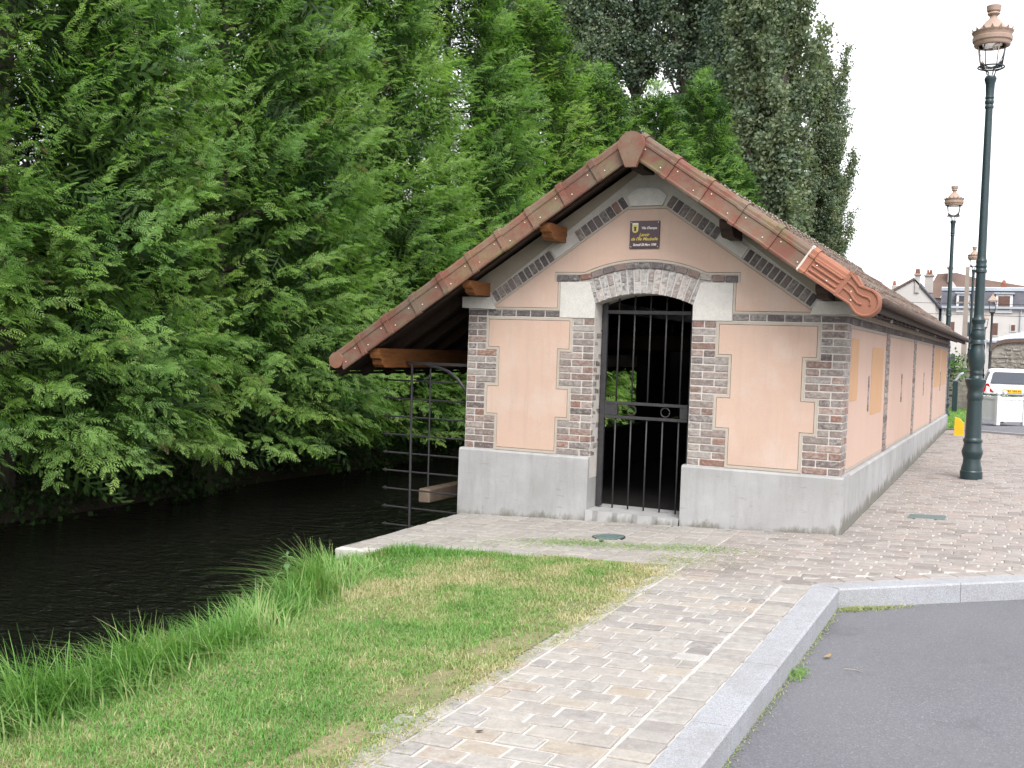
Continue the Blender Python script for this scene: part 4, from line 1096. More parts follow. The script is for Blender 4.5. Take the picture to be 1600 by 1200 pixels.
# street lamps
def lamp_proto():
    root = empty('street_lamp')
    S_ = .00815
    pts = [(16.5, 748), (16.5, 736), (15.2, 734), (15, 730), (13.2, 724), (12.6, 716), (14, 712), (15.6, 706), (15.4, 703), (13.4, 697), (12.8, 691), (14.2, 689), (14.2, 686), (12.2, 683), (11.9, 680),
           (10.8, 624), (11.8, 622), (12.4, 618), (11.6, 614), (11, 612), (11.4, 606), (13.2, 602), (15.6, 594), (15.6, 591), (10.5, 589), (9, 585), (9.8, 581), (9.0, 577), (10.6, 572), (12.1, 563), (12.0, 553), (10.6, 545), (9.0, 541), (9.0, 537), (10.8, 535), (10.2, 531),
           (9.2, 529), (10.6, 525), (10.9, 520), (9.6, 516), (9.2, 514), (10.2, 512), (9.0, 509), (8.6, 504), (10.0, 500), (10.0, 497), (8.0, 493), (7.4, 488), (6.9, 424), (8.6, 423), (8.6, 420), (7.4, 417), (8.2, 413), (7.4, 410), (8.0, 405), (7.0, 402), (6.4, 398),
           (5.3, 168), (6.6, 167), (6.6, 164), (5.6, 162), (6.6, 159), (6.6, 156), (5.8, 154), (6.6, 151), (6.0, 148), (6.8, 130), (8.6, 124), (8.8, 121), (7.5, 118)]
    MB().lathe([(r * S_, (748 - y) * .00806 + .002 - .004) for r, y in pts], 20).build('post', m_green, root, True, 22)
    hz = 5.085
    lan = MB().lathe([(.205, hz + .365), (.212, hz + .375), (.215, hz + .41), (.232, hz + .425), (.236, hz + .47), (.222, hz + .48), (.228, hz + .51), (.246, hz + .54), (.240, hz + .545), (.205, hz + .54), (.15, hz + .60), (.085, hz + .68), (.05, hz + .71), (.045, hz + .74)], 24).build('canopy', m_copper, root, True, 30)
    for k in range(16):
        a = k * math.pi / 8; p = Vector((math.cos(a), math.sin(a), 0)); t = Vector((-p.y, p.x, 0))
        b0 = p * .238 + Vector((0, 0, hz + .525)); tip = p * .262 + Vector((0, 0, hz + .58))
        MB().add([b0 - t * .03, b0 + t * .03, tip, b0 - t * .03 - p * .012, b0 + t * .03 - p * .012], [(0, 1, 2), (3, 2, 4), (0, 2, 3), (1, 4, 2)]).build('cresting', m_copper, lan)
    MB().lathe([(.05, hz + .741), (.075, hz + .765), (.066, hz + .79), (.08, hz + .80), (.088, hz + .865), (.075, hz + .87), (.07, hz + .81)], 16).build('finial', m_copper, root, True, 35)
    MB().tube([(.155 * math.cos(R(a)), .155 * math.sin(R(a)), hz + .105) for a in range(0, 361, 20)], .010, 6).build('ring', m_green, root, True)
    for k in range(4):
        a = k * math.pi / 2 + .5; c, s_ = math.cos(a), math.sin(a)
        MB().tube([(.045 * c, .045 * s_, hz), (.06 * c, .06 * s_, hz + .06), (.10 * c, .10 * s_, hz + .075), (.155 * c, .155 * s_, hz + .10)], .008, 6).build('arm', m_green, root, True)
        MB().tube([(.135 * c, .135 * s_, hz + .10), (.18 * c, .18 * s_, hz + .37)], .007, 6).build('glazing_bar', m_copper, root, True)
    MB().lathe([(.128, hz + .112), (.172, hz + .362)], 20).build('lantern_glass', m_clear, root, True)
    return root
lamp = lamp_proto()
lamp.location = (4.694, 4.915, float(gz(4.694, 4.915)))
tag(lamp, 'tall dark green lamp post with copper lantern standing on the paving', 'street lamp', 'green street lamps along the plaza')
for (x, y, l_) in ((3.41, 20.0, 'second green lamp post rising behind the wash house eave'), (3.30, 35.0, 'third green lamp post half hidden behind the near lamp')):
    c = copy_tree(lamp); c.location = (x, y, float(gz(x, y)) + .05); c['label'] = l_
def small_lamp(x, y, s_, l_):
    root = empty('square_lantern_lamp', (x, y, .1)); tag(root, l_, 'street lamp')
    MB().lathe([(.14, 0), (.14, .1), (.09, .16), (.085, .7), (.12, .74), (.11, .8), (.07, .86), (.06, 1.9), (.08, 1.95), (.055, 2.0), (.045, 3.55), (.075, 3.62), (.06, 3.66)], 12).build('post', m_iron, root, True, 35)
    MB().lathe([(.12, 3.66), (.17, 3.68), (.17, 3.72), (.14, 3.73)], 4, ph=.8).build('lantern_base', m_iron, root)
    MB().lathe([(.15, 3.735), (.22, 4.19)], 4, ph=.8).build('lantern_glass', m_clear, root)
    for k in range(4):
        a = .8 + k * math.pi / 2; MB().tube([(.15 * math.cos(a), .15 * math.sin(a), 3.72), (.225 * math.cos(a), .225 * math.sin(a), 4.2)], .014, 5).build('glazing_bar', m_iron, root)
    MB().lathe([(.27, 4.2), (.28, 4.24), (.12, 4.42), (.05, 4.48), (.05, 4.53), (.001, 4.56)], 4, ph=.8).build('lantern_roof', m_copper, root)
    root.scale = (s_,) * 3
small_lamp(3.62, 50.0, 1.12, 'black lamp post with square copper-topped lantern before the stone wall')
small_lamp(2.80, 66.0, 1.05, 'farthest black lamp post with small square lantern just left of the other')

# manhole cover in the apron
mz = float(gz(1.958, -.88)); mh = tag(empty('manhole_cover', (1.958, -.88, mz)), 'small round teal cover set in the paving before the gate', 'manhole cover')
m = MB().lathe([(.135, -.01), (.135, .006), (.128, .009), (.115, .006), (.001, .006)], 28); m.tf(PVROT); m.build('cover', m_teal, mh)
for a in range(6):
    m = MB().box(-.09, .09, -.006, .006, .006, .010).tf(PVROT @ Matrix.Translation((0, -.06 + a * .024, 0))); m.build('rib', m_teal, mh)
m = MB().lathe([(.15, -.01), (.15, .004), (.139, .004), (.139, -.01)], 28); m.tf(PVROT); m.build('frame', m_iron, mh)
mz = float(gz(4.45, 1.35)); m = MB().cbox(-.17, .17, -.13, .13, -.01, .006, .004).tf(Matrix.Translation((4.45, 1.35, mz)) @ PVROT)
tag(m.build('inspection_cover', m_teal), 'flat grey inspection cover in the plaza paving beside the wash house', 'cover')

# yellow wedge post
yr = tag(empty('yellow_post', (4.16, 12.49, float(gz(4.16, 12.49)))), 'short yellow post with slanted top at the far corner of the plaza', 'post')
MB().prism([(-.085, 0), (.085, 0), (.085, .23), (.0, .32), (-.085, .35)], -.06, .06).build('body', m_yellow, yr)
MB().cbox(-.10, .10, -.075, .075, -.03, .006, .004).build('foot', m_yellow, yr)
# white planter
pr = tag(empty('planter', (4.80, 16.9, .22), R(38)), 'white square wooden planter with ball finials in front of the parked car', 'planter')
s_ = .34
MB().box(-s_, s_, -s_, s_, .10, .55).build('liner', m_white, pr)
for sx in (-1, 1):
    for sy in (-1, 1):
        p_ = MB().cbox(sx * s_ - .045, sx * s_ + .045, sy * s_ - .045, sy * s_ + .045, 0, .66, .005).build('post', m_white, pr)
        MB().ball((sx * s_, sy * s_, .715), .05, 12, 8).build('finial', m_white, p_, True)
for k in range(4):
    Rz = Matrix.Rotation(k * math.pi / 2, 4, 'Z')
    MB().cbox(-s_ + .047, s_ - .047, -s_ - .022, -s_ + .01, .57, .64, .004).tf(Rz).build('rail', m_white, pr)
    MB().cbox(-s_ + .047, s_ - .047, -s_ - .022, -s_ + .01, .08, .14, .004).tf(Rz).build('rail', m_white, pr)
    for i in range(6):
        w = (2 * s_ - .094) / 6; x0 = -s_ + .047 + i * w
        MB().cbox(x0 + .002, x0 + w - .002, -s_ - .012, -s_ + .005, .142, .568, .003).tf(Rz).build('board', m_white, pr)
V, Q = [], []
for i in range(420):
    x, y = rng.uniform(-s_, s_, 2); h = .60 + rng.uniform(0, .10); a = rng.uniform(0, 6.3); l = rng.uniform(.04, .09)
    d = np.array([math.cos(a), math.sin(a), rng.uniform(.2, 1.2)]); d /= np.linalg.norm(d); w = np.cross(d, [0, 0, 1.]) * .025
    p = np.array([x, y, h - .06]); n = len(V); V += [p, p + d * l * .5 + w, p + d * l, p + d * l * .5 - w]; Q.append((n, n + 1, n + 2, n + 3))
link('foliage', quads_mesh('foliage', np.array(V), np.array(Q), m_dgreen), pr)

# ---- parked car: small white hatchback seen from behind
def car_build():
    root = empty('parked_car', (4.95, 25.0, .05), R(4)); tag(root, 'white hatchback parked with its rear and yellow plate towards us', 'car')
    mp, n, b, o = newmat('car_paint'); b.inputs['Base Color'].default_value = (.62, .62, .64, 1); b.inputs['Roughness'].default_value = .3; b.inputs['Coat Weight'].default_value = .6
    mg = m_glass
    mbump = simple('bumper_plastic', (.10, .10, .13), None, 8, .6, .1, 60)
    mred, n, b, o = newmat('tail_lamp'); b.inputs['Base Color'].default_value = (.42, .015, .02, 1); b.inputs['Roughness'].default_value = .15
    # outline sections along the car: (y, half width low, half width belt, z sill, z belt)
    W2 = .815
    def sect(y, wl, wb, z0, z1, crown=.0, n_=9):
        P = [(-wl * .92, z0), (-wl, z0 + .10), (-wl, (z0 + z1) / 2), (-wb, z1), (-wb * .55, z1 + crown), (0, z1 + crown * 1.2)]
        return [(x, y, z) for x, z in P] + [(-x, y, z) for x, z in P[-2::-1]]
    secs = [sect(0.0, .70, .68, .42, .86), sect(.05, .78, .74, .30, .93), sect(.25, W2, .78, .22, .95), sect(1.0, W2, .79, .20, .93), sect(2.4, W2, .79, .20, .90), sect(2.9, W2, .77, .20, .86, .02), sect(3.5, .79, .70, .22, .74, .03), sect(3.75, .66, .58, .32, .62, .02)]
    def loft(secs):
        m = MB(); n_ = len(secs[0])
        for s_ in secs: m.v += s_
        for i in range(len(secs) - 1):
            for k in range(n_): m.f.append((i * n_ + k, i * n_ + (k + 1) % n_, (i + 1) * n_ + (k + 1) % n_, (i + 1) * n_ + k))
        m.f += [tuple(range(n_)), tuple(range(len(m.v) - n_, len(m.v)))[::-1]]
        return m
    body = loft(secs).build('body', mp, root, True, 38)
    def cab(y, wb, wt, z0, z1):
        return [(-wb, y[0], z0), (-(wb * .45 + wt * .55), (y[0] + y[1]) / 2 + .0, (z0 + z1) / 2 + .03), (-wt, y[1], z1 - .04), (-wt * .8, y[1], z1), (wt * .8, y[1], z1), (wt, y[1], z1 - .04), ((wb * .45 + wt * .55), (y[0] + y[1]) / 2, (z0 + z1) / 2 + .03), (wb, y[0], z0)]
    cs = [cab((.10, .42), .745, .58, .93, 1.37), cab((.9, .95), .77, .62, .92, 1.42), cab((1.7, 1.75), .77, .62, .91, 1.42), cab((2.75, 2.1), .76, .58, .88, 1.36)]
    m = MB(); n_ = 8
    for s_ in cs: m.v += s_
    for i in range(3):
        for k in range(n_): m.f.append((i * n_ + k, i * n_ + (k + 1) % n_, (i + 1) * n_ + (k + 1) % n_, (i + 1) * n_ + k))
    m.f += [tuple(range(n_)), tuple(range(3 * n_, 4 * n_))[::-1]]
    m.build('roof', mp, root, True, 38)
    # rear window lies on the sloping tailgate
    def lean(z): return .10 + (z - .93) / (1.37 - .93) * .32
    rw = [(-.60, .985), (.60, .985), (.535, 1.27), (.48, 1.315), (-.48, 1.315), (-.535, 1.27)]
    MB().add([(x, lean(z) - .055, z) for x, z in rw] + [(x, lean(z) + .01, z) for x, z in rw], [tuple(range(6)), tuple(range(11, 5, -1))] + [(i, i + 6, (i + 1) % 6 + 6, (i + 1) % 6) for i in range(6)]).build('rear_window', mg, root)
    for sx in (-1, 1):
        sw = [(.35, .97), (1.2, .96), (1.15, 1.32), (.62, 1.31)]
        MB().add([(sx * (.79 - (z - .93) * .33), y, z) for y, z in sw] + [(sx * (.75 - (z - .93) * .33), y, z) for y, z in sw], [(0, 1, 2, 3), (7, 6, 5, 4)] + [(i, i + 4, (i + 1) % 4 + 4, (i + 1) % 4) for i in range(4)]).build('side_window', mg, root)
        tl = [(.50, .72), (.80, .72), (.79, .90), (.70, .97), (.64, .96), (.60, .82)]
        MB().add([(sx * x, -.03 + (x - .5) * .26, z) for x, z in tl] + [(sx * x, .12 + (x - .5) * .3, z) for x, z in tl], [tuple(range(6)), tuple(range(11, 5, -1))] + [(i, i + 6, (i + 1) % 6 + 6, (i + 1) % 6) for i in range(6)]).build('tail_lamp', mred, root)
        MB().cbox(sx * .93 - .09, sx * .93 + .09, 2.15, 2.25, .95, 1.06, .03).build('mirror', mp, root, True)
        for y in (.62, 3.05):
            w = MB().lathe([(.20, -.09), (.285, -.085), (.295, 0), (.285, .085), (.20, .09)], 20); w.tf(Matrix.Translation((sx * .72, y, .285)) @ Matrix.Rotation(R(90), 4, 'Y')); w_ = w.build('wheel', m_black, root, True, 40)
            h = MB().lathe([(.19, -.094), (.15, -.098), (.02, -.096)], 16); h.tf(Matrix.Translation((sx * .72, y, .285)) @ Matrix.Rotation(R(90) * 1, 4, 'Y') @ Matrix.Rotation(math.pi if sx > 0 else 0, 4, 'X')); h.build('rim', m_zinc, w_)
    bsec = [sect(-.06, .64, .66, .36, .62), sect(-.045, .74, .75, .30, .665), sect(.10, .81, .81, .26, .675), sect(.42, .822, .822, .24, .62)]
    loft(bsec).build('bumper', mbump, root, True, 38)
    myel, n, b, o = newmat('plate_yellow'); b.inputs['Base Color'].default_value = (.78, .47, .02, 1); b.inputs['Roughness'].default_value = .4
    pl_ = MB().cbox(-.26, .26, -.02, .0, .705, .815, .003).build('number_plate', myel, root)
    text('3181 VH 91', .085, (0, -.0215, .757), m_black, pl_, name='plate_lettering', width=.44, bold=.002)
    MB().tube([(0.028 * x, .0, .865 + .036 * z) for x, z in ((0, 1), (1, 0), (0, -1), (-1, 0), (0, 1))], .006, 5).build('badge', m_zinc, root)
car_build()

# ---- houses across the street
def wall_poly(root, name, poly, y0, y1, mat): return MB().prism(poly, y0, y1).build(name, mat, root)
def window(root, x0, x1, z0, z1, y, frame=m_white, pane=m_glass, fw_=.09, bars=True):
    f = MB(); f.box(x0, x1, y - .06, y + .02, z0, z0 + fw_); f.box(x0, x1, y - .06, y + .02, z1 - fw_, z1); f.box(x0, x0 + fw_, y - .055, y + .02, z0 + fw_, z1 - fw_); f.box(x1 - fw_, x1, y - .055, y + .02, z0 + fw_, z1 - fw_)
    if bars: f.box((x0 + x1) / 2 - .04, (x0 + x1) / 2 + .04, y - .05, y, z0 + fw_, z1 - fw_); f.box(x0 + fw_, (x0 + x1) / 2 - .04, y - .045, y, (z0 + z1) / 2 - .03, (z0 + z1) / 2 + .03); f.box((x0 + x1) / 2 + .04, x1 - fw_, y - .045, y, (z0 + z1) / 2 - .03, (z0 + z1) / 2 + .03)
    o = f.build('window', frame, root)
    MB().box(x0 + fw_, x1 - fw_, y - .02, y + .02, z0 + fw_, z1 - fw_).build('pane', pane, o)
YH = 85.0
kx = (YH + 9.904) / (48 + 9.904)
def hx(x): return 5.25 + (x - 5.25) * kx       # columns and heights read at 48 m carried out to the houses' real distance
def hz(z): return 1.554 + (z - 1.554) * kx
k45 = (YH + 9.904 - 4) / (45 + 9.904)
def ax(x): return 5.25 + (x - 5.25) * k45
def az(z): return 1.554 + (z - 1.554) * k45
# white gabled house at the left
hA = tag(empty('gabled_house', (ax(.2), YH - 4, .1)), 'white gabled house with two chimneys just above the wash house roof', 'house')
def sub(root, mb_): return mb_.tf(Matrix.Translation(-root.location))
yA = YH - 4
# gable wall (its left slope long, right slope short), behind it the block runs back to the row
PA = [(ax(-1.5), .0), (ax(1.27), .0), (ax(1.27), az(4.35)), (ax(.247), az(5.5)), (ax(-1.5), az(4.45))]
sub(hA, MB().prism(PA, yA, yA + 7)).build('wall', m_housew, hA)
for a, b_ in (((-1.7, 4.40), (.247, 5.58)), ((.247, 5.58), (1.4, 4.32))):
    P = [(ax(a[0]), az(a[1]) - .1), (ax(b_[0]), az(b_[1]) - .1), (ax(b_[0]), az(b_[1]) + .08), (ax(a[0]), az(a[1]) + .08)]
    sub(hA, MB().prism(P, yA - .12, yA + 7)).build('roof', m_slate if a[0] > 0 else m_browntile, hA)
for (x0, x1, zt, zb, yo) in ((.30, .50, 5.72, 4.9, -.12), (.62, .98, 5.80, 5.0, 2.5)):
    c = sub(hA, MB().cbox(ax(x0), ax(x1), yA + yo, yA + yo + .6, az(zb), az(zt), .02)).build('chimney', m_housew2, hA)
    sub(hA, MB().cbox(ax(x0) - .08, ax(x1) + .08, yA + yo - .08, yA + yo + .68, az(zt), az(zt) + .16, .02)).build('chimney_cap', m_pole, c)
    for i in range(2):
        sub(hA, MB().lathe([(.11, 0), (.13, .05), (.09, .35), (.11, .4)], 10).tf(Matrix.Translation((ax(x0) + (ax(x1) - ax(x0)) * (.3 + .4 * i), yA + yo + .3, az(zt) + .15)))).build('chimney_pot', m_redbrick, c, True)
ant = MB().tube([(ax(.7), yA + 2.7, az(5.5)), (ax(.7), yA + 2.7, az(7.0))], .025, 5)
for i in range(4): ant.tube([(ax(.7) - .35 + i * .05, yA + 2.7, az(6.9) - i * .09), (ax(.7) + .35 - i * .05, yA + 2.7, az(6.9) - i * .09)], .015, 4)
sub(hA, ant).build('antenna', m_zinc, hA)
# chimney of a house hidden behind the wash house
hc_ = tag(empty('far_chimney_house', (ax(-1.2), YH + 3, .1)), 'pale stacked chimneys of a house hidden behind the wash house roof', 'house')
for (x0, x1, zt) in ((-1.22, -.98, 5.55), (-.98, -.80, 5.28)):
    c = sub(hc_, MB().cbox(ax(x0), ax(x1), YH + 3, YH + 3.7, 3, az(zt), .02)).build('chimney', m_housew2, hc_)
    sub(hc_, MB().lathe([(.12, 0), (.14, .06), (.10, .4)], 10).tf(Matrix.Translation(((ax(x0) + ax(x1)) / 2, YH + 3.3, az(zt))))).build('chimney_pot', m_redbrick, c, True)
sub(hc_, MB().prism([(ax(-2.6), 0), (ax(-.5), 0), (ax(-.5), az(4.6)), (ax(-1.5), az(5.0)), (ax(-2.6), az(4.6))], YH + 3.2, YH + 9)).build('wall', m_housew2, hc_)
# white row with slate mansard and dormers
hB = tag(empty('mansard_house', (hx(3.2), YH, .1)), 'white row house with slate mansard roof and white dormer windows', 'house')
x0, x1 = hx(1.33), hx(8.5)
sub(hB, MB().box(x0, x1, YH, YH + 9, 0, hz(4.42))).build('wall', m_housew, hB)
sub(hB, MB().prism([(YH - .25, hz(4.42)), (YH + .05, hz(4.5)), (YH + 1.7, hz(5.33)), (YH + 9, hz(5.6)), (YH + 9, hz(4.42))], x0 - .1, x1, 'x')).build('roof', m_slate, hB)
sub(hB, MB().prism([(YH + 1.45, hz(5.33) - .10), (YH + 1.45, hz(5.33) + .14), (YH + 1.9, hz(5.33) + .24), (YH + 1.9, hz(5.33))], x0 - .15, x1, 'x')).build('ridge_flashing', m_zinc, hB)
sub(hB, MB().cbox(x0 - .1, x1, YH - .32, YH - .08, hz(4.42) - .16, hz(4.42) + .03, .02)).build('gutter', m_zinc, hB)
for (a, b_, shut) in ((2.02, 2.60, False), (3.80, 4.56, True), (6.2, 6.9, True)):
    xa, xb, za, zb = hx(a), hx(b_), hz(4.20), hz(5.05)
    d = sub(hB, MB().prism([(YH - .12, za - .1), (YH - .12, zb), (YH + 1.6, zb + .1), (YH + 1.6, za)], xa, xb, 'x')).build('dormer', m_white, hB)
    sub(hB, MB().box(xa - .12, xb + .12, YH - .25, YH + 1.6, zb + .02, zb + .13)).build('dormer_roof', m_zinc, d)
    f = empty('x') if False else None
    m = MB(); sub(hB, m.box(xa + .2, xb - .2, YH - .16, YH - .125, za + .15, zb - .15)).build('pane', m_glass if not shut else m_shutter, d)
for (a, b_, c, dd) in ((3.72, 3.96, 3.05, 3.63), (4.55, 4.72, 3.28, 3.56), (1.80, 2.08, 1.46, 2.05), (2.35, 2.62, 1.46, 2.05), (2.5, 2.8, 2.95, 3.65), (1.72, 1.98, 2.95, 3.65), (5.4, 5.7, 2.9, 3.6), (6.4, 6.7, 2.9, 3.6)):
    m = sub(hB, MB().box(hx(a) - .1, hx(b_) + .1, YH - .05, YH + .02, hz(c) - .12, hz(dd) + .1)).build('window', m_housew, hB)
    sub(hB, MB().box(hx(a), hx(b_), YH - .075, YH - .04, hz(c), hz(dd))).build('pane', m_shutter if a > 3.2 and a < 4.8 or a == 1.72 else m_glass, m)
dp = MB().tube([(hx(1.40), YH - .1, .1), (hx(1.40), YH - .1, hz(4.3))], .07, 8); sub(hB, dp).build('drainpipe', m_zinc, hB)
dp = MB().tube([(hx(4.95), YH - .1, .1), (hx(4.95), YH - .1, hz(4.3))], .06, 8); sub(hB, dp).build('drainpipe', m_zinc, hB)
c = sub(hB, MB().cbox(hx(3.95), hx(4.25), YH + 2.2, YH + 3.2, hz(5.3), hz(5.62), .03)).build('chimney', m_redbrick, hB)
sub(hB, MB().lathe([(.2, 0), (.2, .1), (.1, .4)], 10).tf(Matrix.Translation((hx(4.1), YH + 2.7, hz(5.62))))).build('chimney_pot', m_redbrick, c, True)
# big brown-tiled roof behind
YC = 118.0; kc = (YC + 9.904) / (60 + 9.904)
cx_ = lambda x: 5.25 + (x - 5.25) * kc
cz_ = lambda z: 1.554 + (z - 1.554) * kc
hC = tag(empty('brown_roofed_house', (cx_(2), YC, .1)), 'large house with long brown tiled roof rising behind the white row', 'house')
sub(hC, MB().box(cx_(-.2), cx_(9), YC, YC + 12, 0, cz_(5.6))).build('wall', m_housew2, hC)
P = [(cx_(-.45), cz_(5.5)), (cx_(9.5), cz_(5.5)), (cx_(9.5), cz_(6.05)), (cx_(5), cz_(6.32)), (cx_(2.2), cz_(6.85)), (cx_(1.2), cz_(7.17)), (cx_(.1), cz_(7.1))]
n_ = len(P); vs = [(x, YC - .5 + (z - cz_(5.5)) * 1.1, z) for x, z in P] + [(x, YC + 11, z) for x, z in P]
sub(hC, MB().add(vs, [tuple(range(n_))] + [(i, i + n_, (i + 1) % n_ + n_, (i + 1) % n_) for i in range(n_)])).build('roof', m_browntile, hC)
gd = sub(hC, MB().prism([(cx_(.42), cz_(5.5)), (cx_(1.75), cz_(5.5)), (cx_(1.1), cz_(6.5))], YC - .9, YC + 2)).build('gable_dormer', m_housew, hC)
sub(hC, MB().box(cx_(1.0), cx_(1.2), YC - .95, YC - .88, cz_(5.7), cz_(6.0))).build('pane', m_glass, gd)
c = sub(hC, MB().cbox(cx_(.75), cx_(.95), YC + 1.2, YC + 2.4, cz_(6.5), cz_(7.35), .03)).build('chimney', m_housew2, hC)
sub(hC, MB().cbox(cx_(.68), cx_(1.02), YC + 1.0, YC + 2.6, cz_(7.35), cz_(7.35) + .25, .03)).build('chimney_cap', m_pole, c)
# low building with standing-seam zinc roof
YZ = 62.0; kz_ = (YZ + 9.904) / (40 + 9.904)
zx = lambda x: 5.25 + (x - 5.25) * kz_
zz = lambda z: 1.554 + (z - 1.554) * kz_
hD = tag(empty('zinc_roofed_shed', (zx(4.6), YZ, .1)), 'low cream building with pale standing-seam zinc roof behind the stone wall', 'shed')
sub(hD, MB().box(zx(3.72), zx(8), YZ, YZ + 6, 0, zz(2.62))).build('wall', m_housew, hD)
ap = (zx(5.4), YZ + 4.2, zz(3.18))
A = [(zx(3.6), YZ - .25, zz(2.60)), (zx(8), YZ - .25, zz(2.60)), (zx(8), YZ + 4.2, zz(3.18)), ap]
rf = sub(hD, MB().add(A + [(x, y, z - .12) for x, y, z in A] + [(zx(3.6), YZ + 8, zz(2.6))], [(0, 1, 2, 3), (0, 3, 8), (0, 4, 5, 1), (4, 7, 6, 5)])).build('roof', m_zinc, hD)
for i in range(9):
    x = zx(3.75) + i * .62; t_ = min(1, max(.12, (x - zx(3.6)) / (ap[0] - zx(3.6))))
    sub(hD, MB().tube([(x, YZ - .26, zz(2.60) + .03), (x, YZ - .25 + 4.45 * t_, zz(2.60) + (zz(3.18) - zz(2.60)) * t_ + .03)], .035, 4)).build('seam', m_zinc, hD)
# rubble garden wall with tiled coping
wl = tag(empty('rubble_wall', (zx(4.4), YZ - 6, .05)), 'old grey rubble stone wall with a mossy coping behind the car', 'wall')
yW = YZ - 6; kw = (yW + 9.904) / (40 + 9.904)
wx = lambda x: 5.25 + (x - 5.25) * kw
wz = lambda z: 1.554 + (z - 1.554) * kw
top = [(3.83, 2.12), (3.95, 2.22), (4.15, 2.42), (4.4, 2.50), (4.8, 2.55), (5.3, 2.57), (6.5, 2.6), (9, 2.6)]
sub(wl, MB().prism([(wx(3.83), 0)] + [(wx(x), wz(z)) for x, z in top] + [(wx(9), 0)], yW, yW + .5)).build('masonry', m_rubble, wl)
for (a, za), (b_, zb) in zip(top, top[1:]):
    sub(wl, MB().prism([(wx(a), wz(za)), (wx(b_), wz(zb)), (wx(b_), wz(zb) + .22), (wx(a), wz(za) + .22)], yW - .14, yW + .64)).build('coping', m_browntile, wl)
# individual stones standing proud of the wall face
i = 0
for r_ in range(10):
    x = wx(3.86) + random.uniform(0, .2); zc = .25 + r_ * .24
    while x < wx(6.0):
        w = random.uniform(.14, .55)
        lim = np.interp((x - 5.25) / kw + 5.25, [t_[0] for t_ in top], [wz(t_[1]) for t_ in top])
        if zc + .22 < lim - .05: sub(wl, MB().cbox(x, x + w - .04, yW - random.uniform(.02, .05), yW + .02, zc, zc + random.uniform(.10, .21), .04, .03)).build('stone', m_rubble, wl)
        x += w
# concrete utility pole and the overhead wires
up_ = tag(empty('utility_pole', (2.15, 58, .1)), 'slim concrete utility pole rising in front of the white row', 'pole')
kp_ = (58 + 9.904) / (40 + 9.904); px_ = 5.25 + (2.85 - 5.25) * kp_; up_.location.x = px_
MB().prism([(-.16, 0), (.16, 0), (.10, 1.554 + (5.644 - 1.554) * kp_), (-.10, 1.554 + (5.644 - 1.554) * kp_)], -.12, .12).build('shaft', m_pole, up_)
MB().box(-.5, .5, -.05, .05, 5.0, 5.1).build('crossarm', m_pole, up_)
for zA, zB, l_ in ((5.06, 5.3, 'upper sagging overhead wire crossing before the white row'), (4.55, 4.4, 'lower sagging overhead wire crossing before the white row')):
    P = [(px_ - 14 + 2.0 * i, 58, zA + .1 + (zB - zA) * i / 20 - .5 * (1 - ((i - 10) / 10) ** 2) + .3) for i in range(21)]
    tag(MB().tube(P, .016, 4).build('overhead_wire', m_black), l_, 'wire')
# small garden behind the wash house: grass strip, low dark wall, green railing
sheet_ = MB(); 
for y in (14.0, 15.5, 18, 21, 25, 30, 40, 55):
    for x in (-1, 1, 2.6, 3.4, 4.05 - max(0, y - 24) * .02): sheet_.v.append((x, y, float(gz(x, y)) + .012))
for j in range(7):
    for i in range(4): k = j * 5 + i; sheet_.f.append((k, k + 1, k + 6, k + 5))
tag(sheet_.build('grass_verge', m_soil), kind='structure')
rl = tag(empty('garden_railing', (3.3, 24, .1)), 'dark green metal railing with a stout post on the grass behind the wash house', 'railing')
MB().cbox(.07, .21, -.07, .07, 0, .95, .006).build('post', m_green, rl)
MB().cbox(-.16, -.11, -.03, .03, 0, .9, .004).build('post', m_green, rl)
for z in (.93, .66, .50): MB().cbox(-1.8, .06, -.02, .02, z, z + .055, .004).build('rail', m_green, rl)
MB().tube([(.10, 0, .96), (.16, 0, .99), (.21, 0, 1.08), (.27, 0, 1.17), (.35, 0, 1.20)], .035, 8).build('handle', m_zinc, rl, True)
dw = tag(empty('low_garden_wall', (3.0, 27, .05)), 'low dark wall with flat coping at the back of the garden strip', 'wall')
MB().box(-2.5, .75, 0, .3, 0, 1.3).build('masonry', m_rubble, dw); MB().cbox(-2.55, .82, -.06, .36, 1.3, 1.40, .01).build('coping', m_slate, dw)
V, Q = [], []
for i in range(1500):
    c_ = rng.normal(0, 1, 3) * np.array([.5, .3, .22]) + np.array([2.65, 26.2, 1.45]); a = rng.normal(0, 1, 3); a /= np.linalg.norm(a); b_ = np.cross(a, rng.normal(0, 1, 3)); b_ /= np.linalg.norm(b_)
    n = len(V); V += [c_ - a * .06, c_ + b_ * .035, c_ + a * .06, c_ - b_ * .035]; Q.append((n, n + 1, n + 2, n + 3))
V = np.array(V) - np.array([2.65, 26.2, .1])
bs = tag(empty('garden_shrub', (2.65, 26.2, .1)), 'small leafy shrub over the low wall beside the wash house corner', 'shrub')
link('foliage', quads_mesh('foliage', V, np.array(Q), m_dgreen), bs)
MB().tube([(0, 0, 0), (.05, 0, .7), (0, .05, 1.3)], [.04, .03, .015], 6).build('stem', m_bark, bs)
